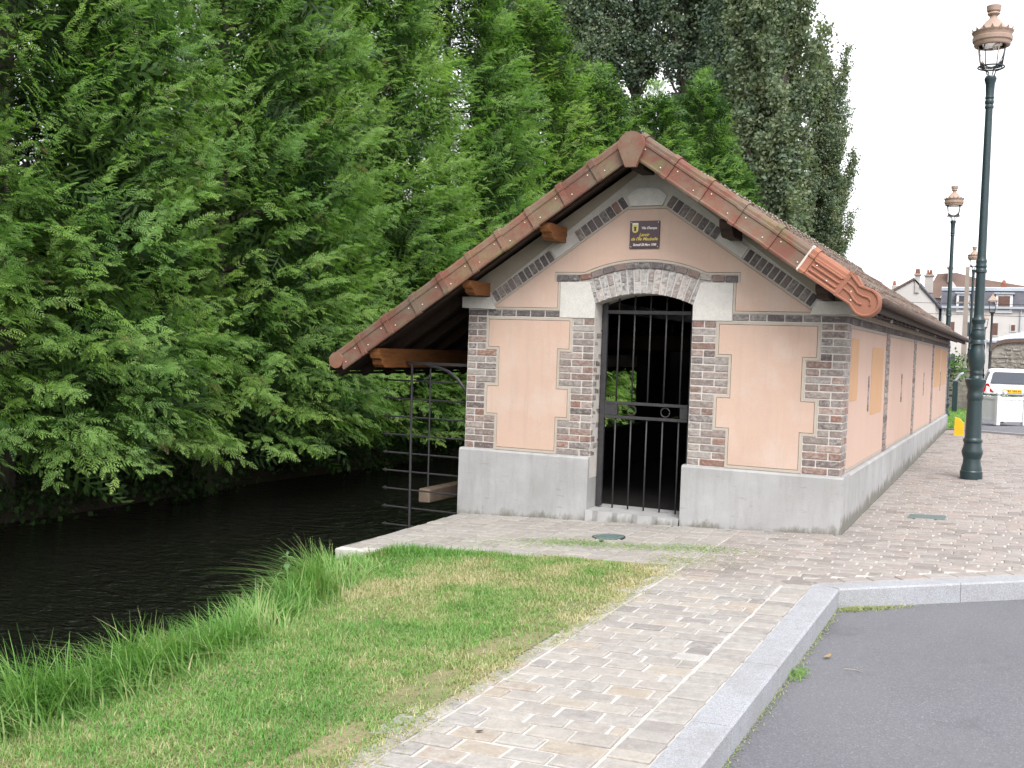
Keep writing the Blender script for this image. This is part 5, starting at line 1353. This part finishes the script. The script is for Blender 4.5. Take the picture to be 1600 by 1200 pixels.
# litter on the ground
def leaf(x, y, z, s_, rz, mat, label):
    m = MB(); pts = [(-1, 0, .1), (-.4, .4, .0), (.3, .42, .12), (1, 0, .3), (.3, -.42, .16), (-.4, -.4, .04)]
    m.add([(0, 0, .03)] + pts, [(0, i + 1, (i + 1) % 6 + 1) for i in range(6)]); m.tf(Matrix.Translation((x, y, z)) @ Matrix.Rotation(rz, 4, 'Z') @ Matrix.Diagonal((s_, s_, s_, 1)))
    tag(m.build('fallen_leaf', mat), label, 'leaf')
leaf(3.19, -5.79, float(gz(3.19, -5.79)) + .006, .022, .5, m_bark, 'small dark curled leaf lying on a tan paver of the path')
leaf(4.30, -3.55, float(gz(4.30, -3.55)) - .125, .035, 1.2, m_dryleaf, 'dry tan leaf lying on the asphalt near the kerb')
leaf(2.86, -.14, float(gz(2.86, -.14)) + .005, .03, .2, m_yellow, 'small yellow leaf at the foot of the front plinth')
leaf(1.98, -1.12, float(gz(1.98, -1.12)) + .012, .05, 2.0, m_nettle, 'small dark green leaf tuft lying beside the round cover')
P = [(4.42, -3.75), (4.45, -3.745), (4.49, -3.75), (4.52, -3.77)]
tag(MB().tube([(x, y, float(gz(x, y)) - .130) for x, y in P], .0022, 5).build('twig', m_twig), 'thin pale twig lying on the asphalt', 'twig')
# nettle on the bank
nb = (.30, -3.35); nzz = float(lawn_z(*nb))
nr_ = tag(empty('nettle', (nb[0], nb[1], nzz)), 'single nettle standing above the long grass at the water edge', 'plant')
MB().tube([(0, 0, 0), (.01, 0, .25), (-.01, .01, .56)], [.008, .007, .004], 6).build('stem', m_stem, nr_)
for i, (z, s_) in enumerate(((.20, .12), (.30, .125), (.39, .11), (.46, .09), (.515, .07), (.55, .045))):
    for k in range(2):
        a = i * math.pi / 2 + k * math.pi + .6
        L_ = [(0, 0, 0), (.25, .22, .10), (.55, .27, .06), (1, 0, -.30), (.55, -.27, .06), (.25, -.22, .10), (.5, 0, .14)]
        m = MB().add(L_, [(0, 1, 6), (1, 2, 6), (2, 3, 6), (3, 4, 6), (4, 5, 6), (5, 0, 6)]); m.tf(Matrix.Translation((0, 0, z)) @ Matrix.Rotation(a, 4, 'Z') @ Matrix.Diagonal((s_, s_, s_, 1)))
        m.build('leaf', m_nettle, nr_, True)
# ================================================================== TREES
def frond_template(seed, pairs=8):
    """flat, fern-like cypress spray: midrib along x, side sprigs as slim blades; returns verts (n,4,3)"""
    r = np.random.default_rng(seed); B = []
    def blade(p, d, l, w, zdrop):
        d = np.array(d); d = d / np.linalg.norm(d); s = np.array([-d[1], d[0], 0]) * w
        m = p + d * l * .45; t = p + d * l + np.array([0, 0, -zdrop])
        B.append([p, m + s, t, m - s])
    for i in range(pairs):
        t = .08 + .84 * i / (pairs - 1); z = -.20 * t * t
        l = .40 * (1 - t) ** .65 * min(1, .45 + t * 2.2) + .05
        for sd_ in (1, -1):
            a = sd_ * R(58 - 22 * t + r.uniform(-8, 8)); ll = l * r.uniform(.8, 1.15)
            p = np.array([t, 0, z]); d = np.array([math.cos(a), math.sin(a), -.10])
            blade(p, d, ll, .034, .05)
    blade(np.array([0, 0, 0.]), (1, 0, -.08), .62, .016, .03)
    blade(np.array([.84, 0, -.14]), (1, 0, -.3), .24, .035, .05)
    return np.array(B)
TPLN = [frond_template(s, 6) for s in (1, 2, 3)]
TPLF = [frond_template(s, 6) for s in (4, 5)]
def cypress_mesh(seed, H, Rb, nb, TPL, fs=1.0, dens=1.0):
    r = np.random.default_rng(seed)
    pos, dirs, nors, scl, tin = [], [], [], [], []
    def rad(u): return Rb * (1 - u ** 1.7) ** .8 * min(1, .95 + u) + .10
    off = r.uniform(0, 40)
    def lump(az_, z): return .80 + .42 * fbm(np.array(off + 3.2 + 1.7 * math.cos(az_)), np.array(off + 1.7 * math.sin(az_) + z * .55), 1.0)
    bi = 0
    while bi < nb:
        u = r.random()
        if r.random() > (rad(u) / (Rb + .15)) ** .8: continue
        bi += 1
        z0 = .52 + u * (H - .56); az_ = r.uniform(0, 2 * math.pi); rr = rad(u) * float(lump(az_, z0)) * r.uniform(.84, 1.06)
        o = np.array([math.cos(az_), math.sin(az_), 0]); lat = np.array([-o[1], o[0], 0]); lo = max(0, 1 - u * 4)
        ln = r.uniform(.45, .90) * (1 - .35 * u)
        rise = r.uniform(.05, .45) - .40 * lo
        p0 = o * max(rr - ln, .05) + np.array([0, 0, z0 - .30 * (1 - lo) * ln]); p2 = o * rr + lat * r.normal(0, .16) + np.array([0, 0, z0 + rise * ln])
        p1 = (p0 + p2) / 2 + np.array([0, 0, r.uniform(.05, .22)]) * ln + lat * r.normal(0, .06)
        nf = int((6 + ln * 4) * dens)
        bt = r.normal(0, .085)
        roll = r.normal(0, .5)
        pl_n = np.array([0, 0, .9]) + o * r.uniform(.4, 1.3) + lat * roll
        pl_n /= np.linalg.norm(pl_n)
        for k in range(nf):
            t = .12 + .88 * (k + r.random() * .8) / nf; q = (1 - t) ** 2 * p0 + 2 * t * (1 - t) * p1 + t * t * p2
            tg = 2 * (1 - t) * (p1 - p0) + 2 * t * (p2 - p1); tg /= np.linalg.norm(tg) + 1e-9
            sdv = np.cross(pl_n, tg); sdv /= np.linalg.norm(sdv) + 1e-9
            for sd_ in ((1, -1) if k < nf - 1 else (1, -1, 0)):
                d = tg * r.uniform(.6, .95) + sd_ * sdv * r.uniform(.4, .85) + np.array([0, 0, r.uniform(-.22, .12)]) + r.normal(0, .12, 3)
                d /= np.linalg.norm(d)
                n = pl_n + r.normal(0, .22, 3); n -= d * n.dot(d); n /= np.linalg.norm(n) + 1e-9
                pos.append(q + r.normal(0, .025, 3)); dirs.append(d); nors.append(n); scl.append(fs * r.uniform(.10, .28) * (1.1 - .45 * t) * (1.05 - .25 * u))
                dead = r.random() < .008
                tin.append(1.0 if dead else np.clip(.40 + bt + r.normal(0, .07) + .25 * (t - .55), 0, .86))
    pos, dirs, nors, scl, tin = map(np.array, (pos, dirs, nors, scl, tin))
    side = np.cross(nors, dirs); K = len(pos); V, T = [], []
    ch = r.integers(0, len(TPL), K)
    for ti, tp in enumerate(TPL):
        s = ch == ti; tv = tp.reshape(-1, 3)
        M = np.stack([dirs[s], side[s], nors[s]], 1)                     # rows are the axes
        v = np.einsum('vi,kij->kvj', tv, M) * scl[s][:, None, None] + pos[s][:, None, :]
        V.append(v.reshape(-1, 3))
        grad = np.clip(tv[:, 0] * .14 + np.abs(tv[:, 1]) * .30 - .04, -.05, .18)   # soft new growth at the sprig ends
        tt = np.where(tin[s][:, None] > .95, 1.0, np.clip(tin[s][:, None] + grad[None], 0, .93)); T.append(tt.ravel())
    # older, darker inner sprays that close the view through the crown
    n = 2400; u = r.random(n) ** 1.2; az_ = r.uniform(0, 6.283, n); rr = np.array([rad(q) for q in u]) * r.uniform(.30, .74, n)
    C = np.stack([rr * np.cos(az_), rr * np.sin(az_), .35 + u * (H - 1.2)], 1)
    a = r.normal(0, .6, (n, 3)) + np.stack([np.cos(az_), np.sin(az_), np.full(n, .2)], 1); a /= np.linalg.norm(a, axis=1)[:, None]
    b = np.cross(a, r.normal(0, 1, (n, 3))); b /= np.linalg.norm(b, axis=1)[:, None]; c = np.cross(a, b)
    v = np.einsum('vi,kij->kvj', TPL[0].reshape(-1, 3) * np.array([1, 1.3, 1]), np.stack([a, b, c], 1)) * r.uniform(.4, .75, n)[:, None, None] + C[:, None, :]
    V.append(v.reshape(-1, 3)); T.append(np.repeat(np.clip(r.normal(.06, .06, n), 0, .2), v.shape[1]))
    V = np.concatenate(V); T = np.concatenate(T); Q = np.arange(len(V)).reshape(-1, 4)
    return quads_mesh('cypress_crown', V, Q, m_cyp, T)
def cypress_trunk(seed, H):
    r = random.Random(seed); m = MB()
    m.tube([(0, 0, -.6), (0, 0, 0), (.05, .03, H * .3), (-.04, .02, H * .6), (0, 0, H * .96)], [.26, .22, .17, .10, .015], 9)
    for i in range(46):
        z = .5 + (H - 2) * (i / 46) ** 1.1; a = i * 2.4 + r.uniform(-.4, .4); l = 1.3 * (1 - z / H) + .2
        m.tube([(0, 0, z - .15), (math.cos(a) * l * .5, math.sin(a) * l * .5, z + .12), (math.cos(a) * l, math.sin(a) * l, z + .05)], [.045 * (1 - z / H) + .015, .03 * (1 - z / H) + .01, .006], 5, False)
    me = m.mesh('cypress_trunk', False); me.materials.append(m_bark); return me
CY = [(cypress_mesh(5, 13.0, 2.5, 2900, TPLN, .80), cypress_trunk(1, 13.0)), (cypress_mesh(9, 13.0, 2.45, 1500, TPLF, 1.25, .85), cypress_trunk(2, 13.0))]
spots = [(-5.5, -8.2, 1.0, 0, 20, 'cypress standing outside the left edge nearest to us'), (-5.35, -4.6, 1.0, 0, 75, 'huge cypress filling the left edge of the picture over the water'),
         (-5.45, -1.3, 1.02, 0, 200, 'dense cypress second from the left with boughs drooping low over the river'), (-5.3, 2.1, 1.05, 0, 300, 'tall cypress left of the roof with sprays reaching down to the water'),
         (-5.5, 5.6, .88, 0, 110, 'cypress directly behind the low left end of the roof'), (-5.6, 9.3, .86, 1, 20, 'paler cypress behind the middle of the left roof slope'),
         (-5.5, 13.2, .80, 1, 260, 'cypress tapering to a point left of the roof ridge'), (-5.6, 17.6, .75, 1, 160, 'smaller cypress right above the left roof slope near the ridge'),
         (-5.5, 22.3, .80, 1, 50, 'light green cypress just behind the roof ridge'), (-5.4, 27.2, .92, 1, 230, 'cypress right of the ridge in front of the poplars'),
         (-5.4, 32.6, .74, 1, 330, 'last cypress of the row seen low over the right roof slope'), (-7.8, .5, 1.1, 1, 140, 'second row cypress hidden behind the front hedge trees'), (-8.2, 7.5, 1.1, 1, 10, 'back row cypress behind the gap in the hedge')]
for (x, y, s_, vi, rz, l_) in spots:
    t = tag(empty('cypress_tree', (x, y, -.35), R(rz)), l_, 'tree', 'row of cypress trees along the far bank'); t.scale = (1.05, 1.05, s_)
    link('crown', CY[vi][0], t); link('trunk', CY[vi][1], t)

# ivy and undergrowth hanging over the far bank
def bank_ivy():
    r = np.random.default_rng(8); K = 34000
    y = r.uniform(-14, 42, K); t = r.random(K); x = -4.55 - t * 1.5 - .25 * vnoise(y, y * 0, .9); z = -.60 + t * .55 + r.normal(0, .10, K) + .35 * vnoise(y, y * 0 + 3, .7)
    C = np.stack([x, y, np.maximum(z, -.60)], 1); a = r.normal(0, 1, (K, 3)); a /= np.linalg.norm(a, axis=1)[:, None]; b = np.cross(a, r.normal(0, 1, (K, 3))); b /= np.linalg.norm(b, axis=1)[:, None]
    l = r.uniform(.02, .05, K)[:, None]; V = np.stack([C - a * l, C + b * l * .8, C + a * l, C - b * l * .8], 1).reshape(-1, 3)
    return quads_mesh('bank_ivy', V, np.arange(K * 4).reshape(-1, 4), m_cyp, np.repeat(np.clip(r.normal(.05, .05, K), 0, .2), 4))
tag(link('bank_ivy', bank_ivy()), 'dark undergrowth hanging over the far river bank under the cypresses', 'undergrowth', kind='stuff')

def poplar_mesh(seed, H, spread, nl, per):
    r = np.random.default_rng(seed); C, T = [], []; wood = MB()
    wood.tube([(0, 0, -.3), (0, 0, H * .2), (.15, .1, H * .5), (-.1, .05, H * .8), (0, 0, H)], [.42, .36, .22, .09, .008], 9)
    for i in range(nl):
        z0 = 1.2 + (H * .80) * r.random() ** .95; a = r.uniform(0, 6.283); L_ = r.uniform(4.5, 8.5) * (1 - z0 / H * .45); o = np.array([math.cos(a), math.sin(a), 0])
        out = spread * (1 - .45 * z0 / H) * r.uniform(.5, 1.05)
        p0 = np.array([0, 0, z0]); p1 = o * out * .75 + np.array([0, 0, z0 + L_ * .30]); p2 = o * out + np.array([0, 0, z0 + L_])
        P = [(1 - t) ** 2 * p0 + 2 * t * (1 - t) * p1 + t * t * p2 for t in np.linspace(0, 1, 6)]
        rw = .10 * (1 - z0 / H) + .03
        wood.tube([tuple(p) for p in P], [rw, rw * .85, rw * .65, rw * .45, rw * .3, .01], 5, False)
        for k in range(per):
            t = r.uniform(.18, 1.04); q = (1 - t) ** 2 * p0 + 2 * t * (1 - t) * p1 + t * t * p2
            b = r.uniform(0, 6.283); ln = r.uniform(.3, 1.15) * (1.1 - .5 * t); e = q + np.array([math.cos(b) * ln * .8, math.sin(b) * ln * .8, ln * .75])
            n = r.integers(16, 30); u = r.random(n)[:, None]
            C.append(q + (e - q) * (.25 + .85 * u) + r.normal(0, .15, (n, 3))); T.append(np.clip(.45 + r.normal(0, .12) + r.normal(0, .16, n), 0, 1))
    C = np.concatenate(C); T = np.concatenate(T); K = len(C)
    a = r.normal(0, 1, (K, 3)); a /= np.linalg.norm(a, axis=1)[:, None]; b = np.cross(a, r.normal(0, 1, (K, 3))); b /= np.linalg.norm(b, axis=1)[:, None]
    l = r.uniform(.06, .11, K)[:, None]
    V = np.stack([C - a * l, C + b * l * .75, C + a * l, C - b * l * .75], 1).reshape(-1, 3)
    me = quads_mesh('poplar_crown', V, np.arange(K * 4).reshape(-1, 4), m_pop, np.repeat(T, 4))
    wm = wood.mesh('poplar_wood', False); wm.materials.append(m_bark); return me, wm
PO = [poplar_mesh(21, 27, 2.7, 62, 70), poplar_mesh(22, 25, 2.3, 44, 52)]
for (x, y, s_, vi, rz, l_) in [(-5.2, 38.5, 1.0, 0, 0, 'broad dark poplar at the right end of the row'), (-7.4, 41, 1.05, 0, 120, 'tall poplar just left of the rightmost one'), (-3.6, 41.5, .60, 0, 220, 'lower poplar with leafy skirts against the white sky'),
                              (-8.7, 44.5, 1.1, 0, 290, 'poplar filling the gap between the dark poplars and the airy ones'), (-10.6, 42, 1.05, 1, 40, 'poplar with bare dark stems right of the gap above the ridge'), (-13.4, 43, 1.05, 1, 150, 'airy poplar with visible trunk above the roof ridge'),
                              (-15.6, 41.5, 1.0, 1, 250, 'thin poplar with leaning trunk left of the roof ridge'), (-18.8, 44, 1.0, 1, 330, 'leftmost poplar showing between the cypress tops'), (-22.5, 46, 1.0, 0, 70, 'far left poplar mostly hidden by the cypresses')]:
    t = tag(empty('poplar_tree', (x, y, 0), R(rz)), l_, 'tree', 'tall poplars behind the wash house'); t.scale = (s_,) * 3
    link('crown', PO[vi][0], t); link('trunk', PO[vi][1], t)
# far wood that closes the horizon behind the hedge
def far_wood():
    r = np.random.default_rng(3); K = 26000
    x = r.uniform(-75, -9, K); y = r.uniform(52, 75, K) + (x + 9) * .3; h = 9 + 5 * vnoise(x, y, .12); z = r.random(K) ** .7 * h
    C = np.stack([x, y, z], 1); a = r.normal(0, 1, (K, 3)); a /= np.linalg.norm(a, axis=1)[:, None]; b = np.cross(a, r.normal(0, 1, (K, 3))); b /= np.linalg.norm(b, axis=1)[:, None]
    l = r.uniform(.25, .5, K)[:, None]; V = np.stack([C - a * l, C + b * l * .7, C + a * l, C - b * l * .7], 1).reshape(-1, 3)
    return quads_mesh('far_wood', V, np.arange(K * 4).reshape(-1, 4), m_pop, np.repeat(np.clip(.4 + r.normal(0, .15, K), 0, 1), 4))
tag(link('far_wood', far_wood()), 'far dark green belt of trees behind the poplars', 'trees', kind='stuff')
# ================================================================== GRASS
def blades(n, x, y, z, h, w, lean, az_, tint, segs):
    """curved tapering blades; arrays of length n"""
    d = np.stack([np.cos(az_), np.sin(az_), np.zeros(n)], 1); s = np.stack([-d[:, 1], d[:, 0], np.zeros(n)], 1)
    base = np.stack([x, y, z], 1); V = []
    for k in range(segs + 1):
        t = k / segs
        c = base + d * (lean * h * t ** 1.8)[:, None] + np.array([0, 0, 1.])[None] * (h * (t - .35 * np.minimum(lean, 1.4) * t * t))[:, None]
        ww = (w * (1 - t ** 1.6) + .0004)[:, None]
        V.append(c - s * ww); V.append(c + s * ww)
    V = np.stack(V, 1); m = 2 * (segs + 1)
    q = np.array([(2 * k, 2 * k + 1, 2 * k + 3, 2 * k + 2) for k in range(segs)])
    Q = (np.arange(n)[:, None, None] * m + q[None]).reshape(-1, 4)
    return V.reshape(-1, 3), Q, np.repeat(tint, m)
def in_view(x, y, z, pad=.06):
    d = np.stack([x - CAM[0], y - CAM[1], z - CAM[2]], 1); f = d @ np.array(fw); a = d @ np.array(r2) / f; b = d @ np.array(u2) / f
    return (f > .5) & (np.abs(a) < .477 + pad) & (b > -.358 - pad)
def merge(parts):
    V, Q, T = [], [], []; n = 0
    for v, q, t in parts: V.append(v); Q.append(q + n); T.append(t); n += len(v)
    return np.concatenate(V), np.concatenate(Q), np.concatenate(T)
# mown lawn
def edge_x(y): return 2.86 + .07 * (vnoise(y * 0 + 3.1, y, 2.2) - .5) + .10 * (vnoise(y * 0 + 9.1, y, 6.0) - .5)
N = 178000
x = rng.uniform(.2, 3.0, N); y = rng.uniform(-8.7, -1.93, N)
top_edge = -2.02 + .05 * (vnoise(x, y * 0, 3) - .5) - .14 * np.clip((1.35 - x) / 1.3, 0, 1)
keep = (x > bank_x(y) + .1) & (x < edge_x(y) + rng.normal(0, .012, N)) & (y < top_edge + rng.normal(0, .02, N))
z = lawn_z(x, y); keep &= in_view(x, y, z, .22)
e = np.clip((x - (edge_x(y) - .42)) / .42, 0, 1)
dry = fbm(x + 5, y, 1.4) * 1.0 + e * .24 + (vnoise(x, y, 9) - .5) * .18
bare = (fbm(x * 1.0 + 40, y, 2.3) > .60) & (e > .35) & (rng.random(N) < .8)
keep &= ~bare
x, y, z, dry, e = x[keep], y[keep], z[keep], dry[keep], e[keep]; n = len(x)
tint = np.clip(.50 + (dry - .50) * 1.35 + rng.normal(0, .13, n), .04, .98)
tint = np.where(rng.random(n) < .10, np.clip(tint + .35, 0, .98), tint)
h = rng.uniform(.018, .042, n) * (1 + .45 * (fbm(x + 20, y, 3.0) - .5) * 2) * (1.15 - .3 * e)
lawn_parts = [blades(n, x, y, z - .004, h, rng.uniform(.0018, .0034, n), rng.uniform(.1, 1.3, n), rng.uniform(0, 6.283, n), tint, 2)]
V, Q, T = merge(lawn_parts)
tag(link('lawn_grass', quads_mesh('lawn_grass', V, Q, m_grass, T)), 'short mown lawn grass between the bank and the paved path', 'grass', kind='stuff')
# long grass along the bank and at the foot of the apron: tussocks that thin out towards the mown lawn
N = 62000
y = rng.uniform(-8.7, -2.3, N); x = bank_x(y) + rng.uniform(-.16, .95, N)
lim = bank_x(y) + .30 + .07 * np.sin(y * 1.7) + .34 * (fbm(x * 0 + 2, y, 1.3) - .5)
past = np.clip((x - lim) / .38, 0, 1)
cl = fbm(x + 7, y, 3.2); tus = vnoise(x + 31, y, 5.5)
keep = (rng.random(N) < (1 - past) ** 2 * np.clip(.25 + 1.3 * tus, .15, 1)) & in_view(x, y, lawn_z(x, y), .25)
x, y, cl, tus, past = x[keep], y[keep], cl[keep], tus[keep], past[keep]; n = len(x)
h = rng.uniform(.14, .42, n) * (.45 + .75 * cl + .35 * tus) * (1 - .75 * past) * (1 - .72 * np.clip((y + 3.5) / .8, 0, 1))
lean = rng.uniform(.15, 1.0, n) + .7 * (rng.random(n) < .25)
az_ = rng.normal(0, .9, n) + 6.28 * vnoise(x + 3, y, 2.0)
parts = [blades(n, x, y, lawn_z(x, y) - .01, h, rng.uniform(.0024, .0055, n), lean, az_, np.clip(.30 + .5 * (cl - .5) + .25 * (vnoise(x, y, 1.1) - .5) + rng.normal(0, .13, n) + .15 * past + .35 * (rng.random(n) < .05), .0, .85), 4)]
N = 5200
x = rng.uniform(.15, 2.4, N); y = -2.28 + rng.normal(0, .10, N) + .09 * np.clip(x / 1.3, 0, 1.3); keep = (rng.random(N) < np.clip(1.15 - x * .45, .1, 1)); x, y = x[keep], np.minimum(y[keep], -2.0 - .2 * np.clip((1.35 - x[keep]) / 1.3, 0, 1)); n = len(x)
parts.append(blades(n, x, y, lawn_z(x, y) - .01, rng.uniform(.03, .12, n) * np.clip(1.1 - x * .3, .35, 1), rng.uniform(.002, .004, n), rng.uniform(.1, .9, n), rng.uniform(0, 6.283, n), np.clip(.28 + rng.normal(0, .10, n), 0, .6), 3))
# flowering stalks standing clear of the rest
n = 46; y = rng.uniform(-6.6, -2.4, n); x = bank_x(y) + rng.uniform(-.05, .2, n)
hs = rng.uniform(.30, .52, n); ls = rng.uniform(.2, .9, n); azs = rng.uniform(0, 6.283, n)
parts.append(blades(n, x, y, lawn_z(x, y), hs, np.full(n, .0022), ls, azs, np.full(n, .62), 6))
V, Q, T = merge(parts)
tag(link('bank_grass', quads_mesh('bank_grass', V, Q, m_grass, T)), 'long bright green grass hanging over the river bank', 'grass', kind='stuff')
V, Q, T = [], [], []
for i in range(n):   # seed heads
    d = np.array([math.cos(azs[i]), math.sin(azs[i]), 0]); z0 = float(lawn_z(x[i], y[i]))
    for k in range(14):
        t = .74 + .26 * k / 13; c = np.array([x[i], y[i], z0]) + d * ls[i] * hs[i] * t ** 1.8 + np.array([0, 0, hs[i] * (t - .35 * min(ls[i], 1.4) * t * t)])
        a = rng.normal(0, 1, 3); a /= np.linalg.norm(a); b = np.cross(a, [0, 0, 1.]); l = .008
        m_ = len(V); V += [c, c + a * l * .5 + b * .002, c + a * l + np.array([0, 0, .006]), c + a * l * .5 - b * .002]; Q.append((m_, m_ + 1, m_ + 2, m_ + 3)); T += [.85] * 4
tag(link('grass_seed_heads', quads_mesh('grass_seed_heads', np.array(V), np.array(Q), m_grass, np.array(T))), 'pale grass seed heads nodding above the bank grass', 'grass', kind='stuff')
# clippings and moss lying on the apron, at the kerb corner and along the path's edge
parts = []
def scatter(cx, cy, sx, sy, n, tmean, off, hh=.012, flat=2.2):
    x = rng.normal(cx, sx, n); y = rng.normal(cy, sy, n); parts.append(blades(n, x, y, gz(x, y) + off, rng.uniform(.4, 1.3, n) * hh, rng.uniform(.0015, .003, n), rng.uniform(1, flat, n), rng.uniform(0, 6.283, n), np.clip(tmean + rng.normal(0, .15, n), 0, 1), 2))
scatter(1.75, -1.28, .22, .10, 1500, .50, .003); scatter(2.35, -1.25, .30, .10, 1100, .52, .003); scatter(2.85, -1.15, .22, .10, 1100, .5, .003); scatter(1.2, -1.5, .4, .15, 500, .55, .003)
scatter(2.86, -1.75, .14, .16, 900, .72, .003); scatter(3.1, -1.5, .3, .3, 500, .7, .003)
ss = np.abs(rng.normal(0, .22, 900)); x = KOUT + .02 + ss * LEG.x + np.abs(rng.normal(0, .02, 900)); y = KY + .0 + ss * LEG.y - np.abs(rng.normal(0, .055, 900)) - .01
n = 900; parts.append(blades(n, x, y, gz(x, y) - .132, rng.uniform(.008, .025, n), rng.uniform(.0015, .003, n), rng.uniform(1, 2, n), rng.uniform(0, 6.283, n), np.clip(.72 + rng.normal(0, .12, n), 0, 1), 2))
y = rng.uniform(-6, KY, 700); x = KOUT + np.abs(rng.normal(0, .022, 700)); n = 700
parts.append(blades(n, x, y, gz(x, y) - .132, rng.uniform(.006, .016, n), rng.uniform(.0015, .003, n), rng.uniform(1, 2, n), rng.uniform(0, 6.283, n), np.clip(.68 + rng.normal(0, .12, n), 0, 1), 2))
x = rng.normal(4.21, .02, 160); y = rng.normal(-3.95, .07, 160); n = 160; parts.append(blades(n, x, y, gz(x, y) - .132, rng.uniform(.015, .035, n), rng.uniform(.0015, .003, n), rng.uniform(.5, 2, n), rng.uniform(0, 6.283, n), np.clip(.45 + rng.normal(0, .12, n), 0, 1), 2))
y = rng.uniform(-7, -2.1, 2600); n = 2600; x = edge_x(y) + np.abs(rng.normal(0, .05, n)); parts.append(blades(n, x, y, gz(x, y) + .001, rng.uniform(.006, .018, n), rng.uniform(.0013, .0026, n), rng.uniform(1, 2.2, n), rng.uniform(0, 6.283, n), np.clip(.80 + rng.normal(0, .12, n), 0, 1), 2))
V, Q, T = merge(parts)
tag(link('grass_clippings', quads_mesh('grass_clippings', V, Q, m_grass, T)), 'mown grass clippings strewn on paving and in the kerb corner', 'clippings', kind='stuff')
# verge behind the wash house
n = 9000; x = rng.uniform(3.0, 4.0, n); y = rng.uniform(14.2, 30, n)
V, Q, T = blades(n, x, y, gz(x, y) + .01, rng.uniform(.05, .14, n), rng.uniform(.006, .012, n), rng.uniform(.1, 1, n), rng.uniform(0, 6.283, n), np.clip(.4 + rng.normal(0, .1, n), 0, .7), 2)
tag(link('verge_grass', quads_mesh('verge_grass', V, Q, m_grass, T)), 'rough grass of the verge behind the wash house', 'grass', kind='stuff')
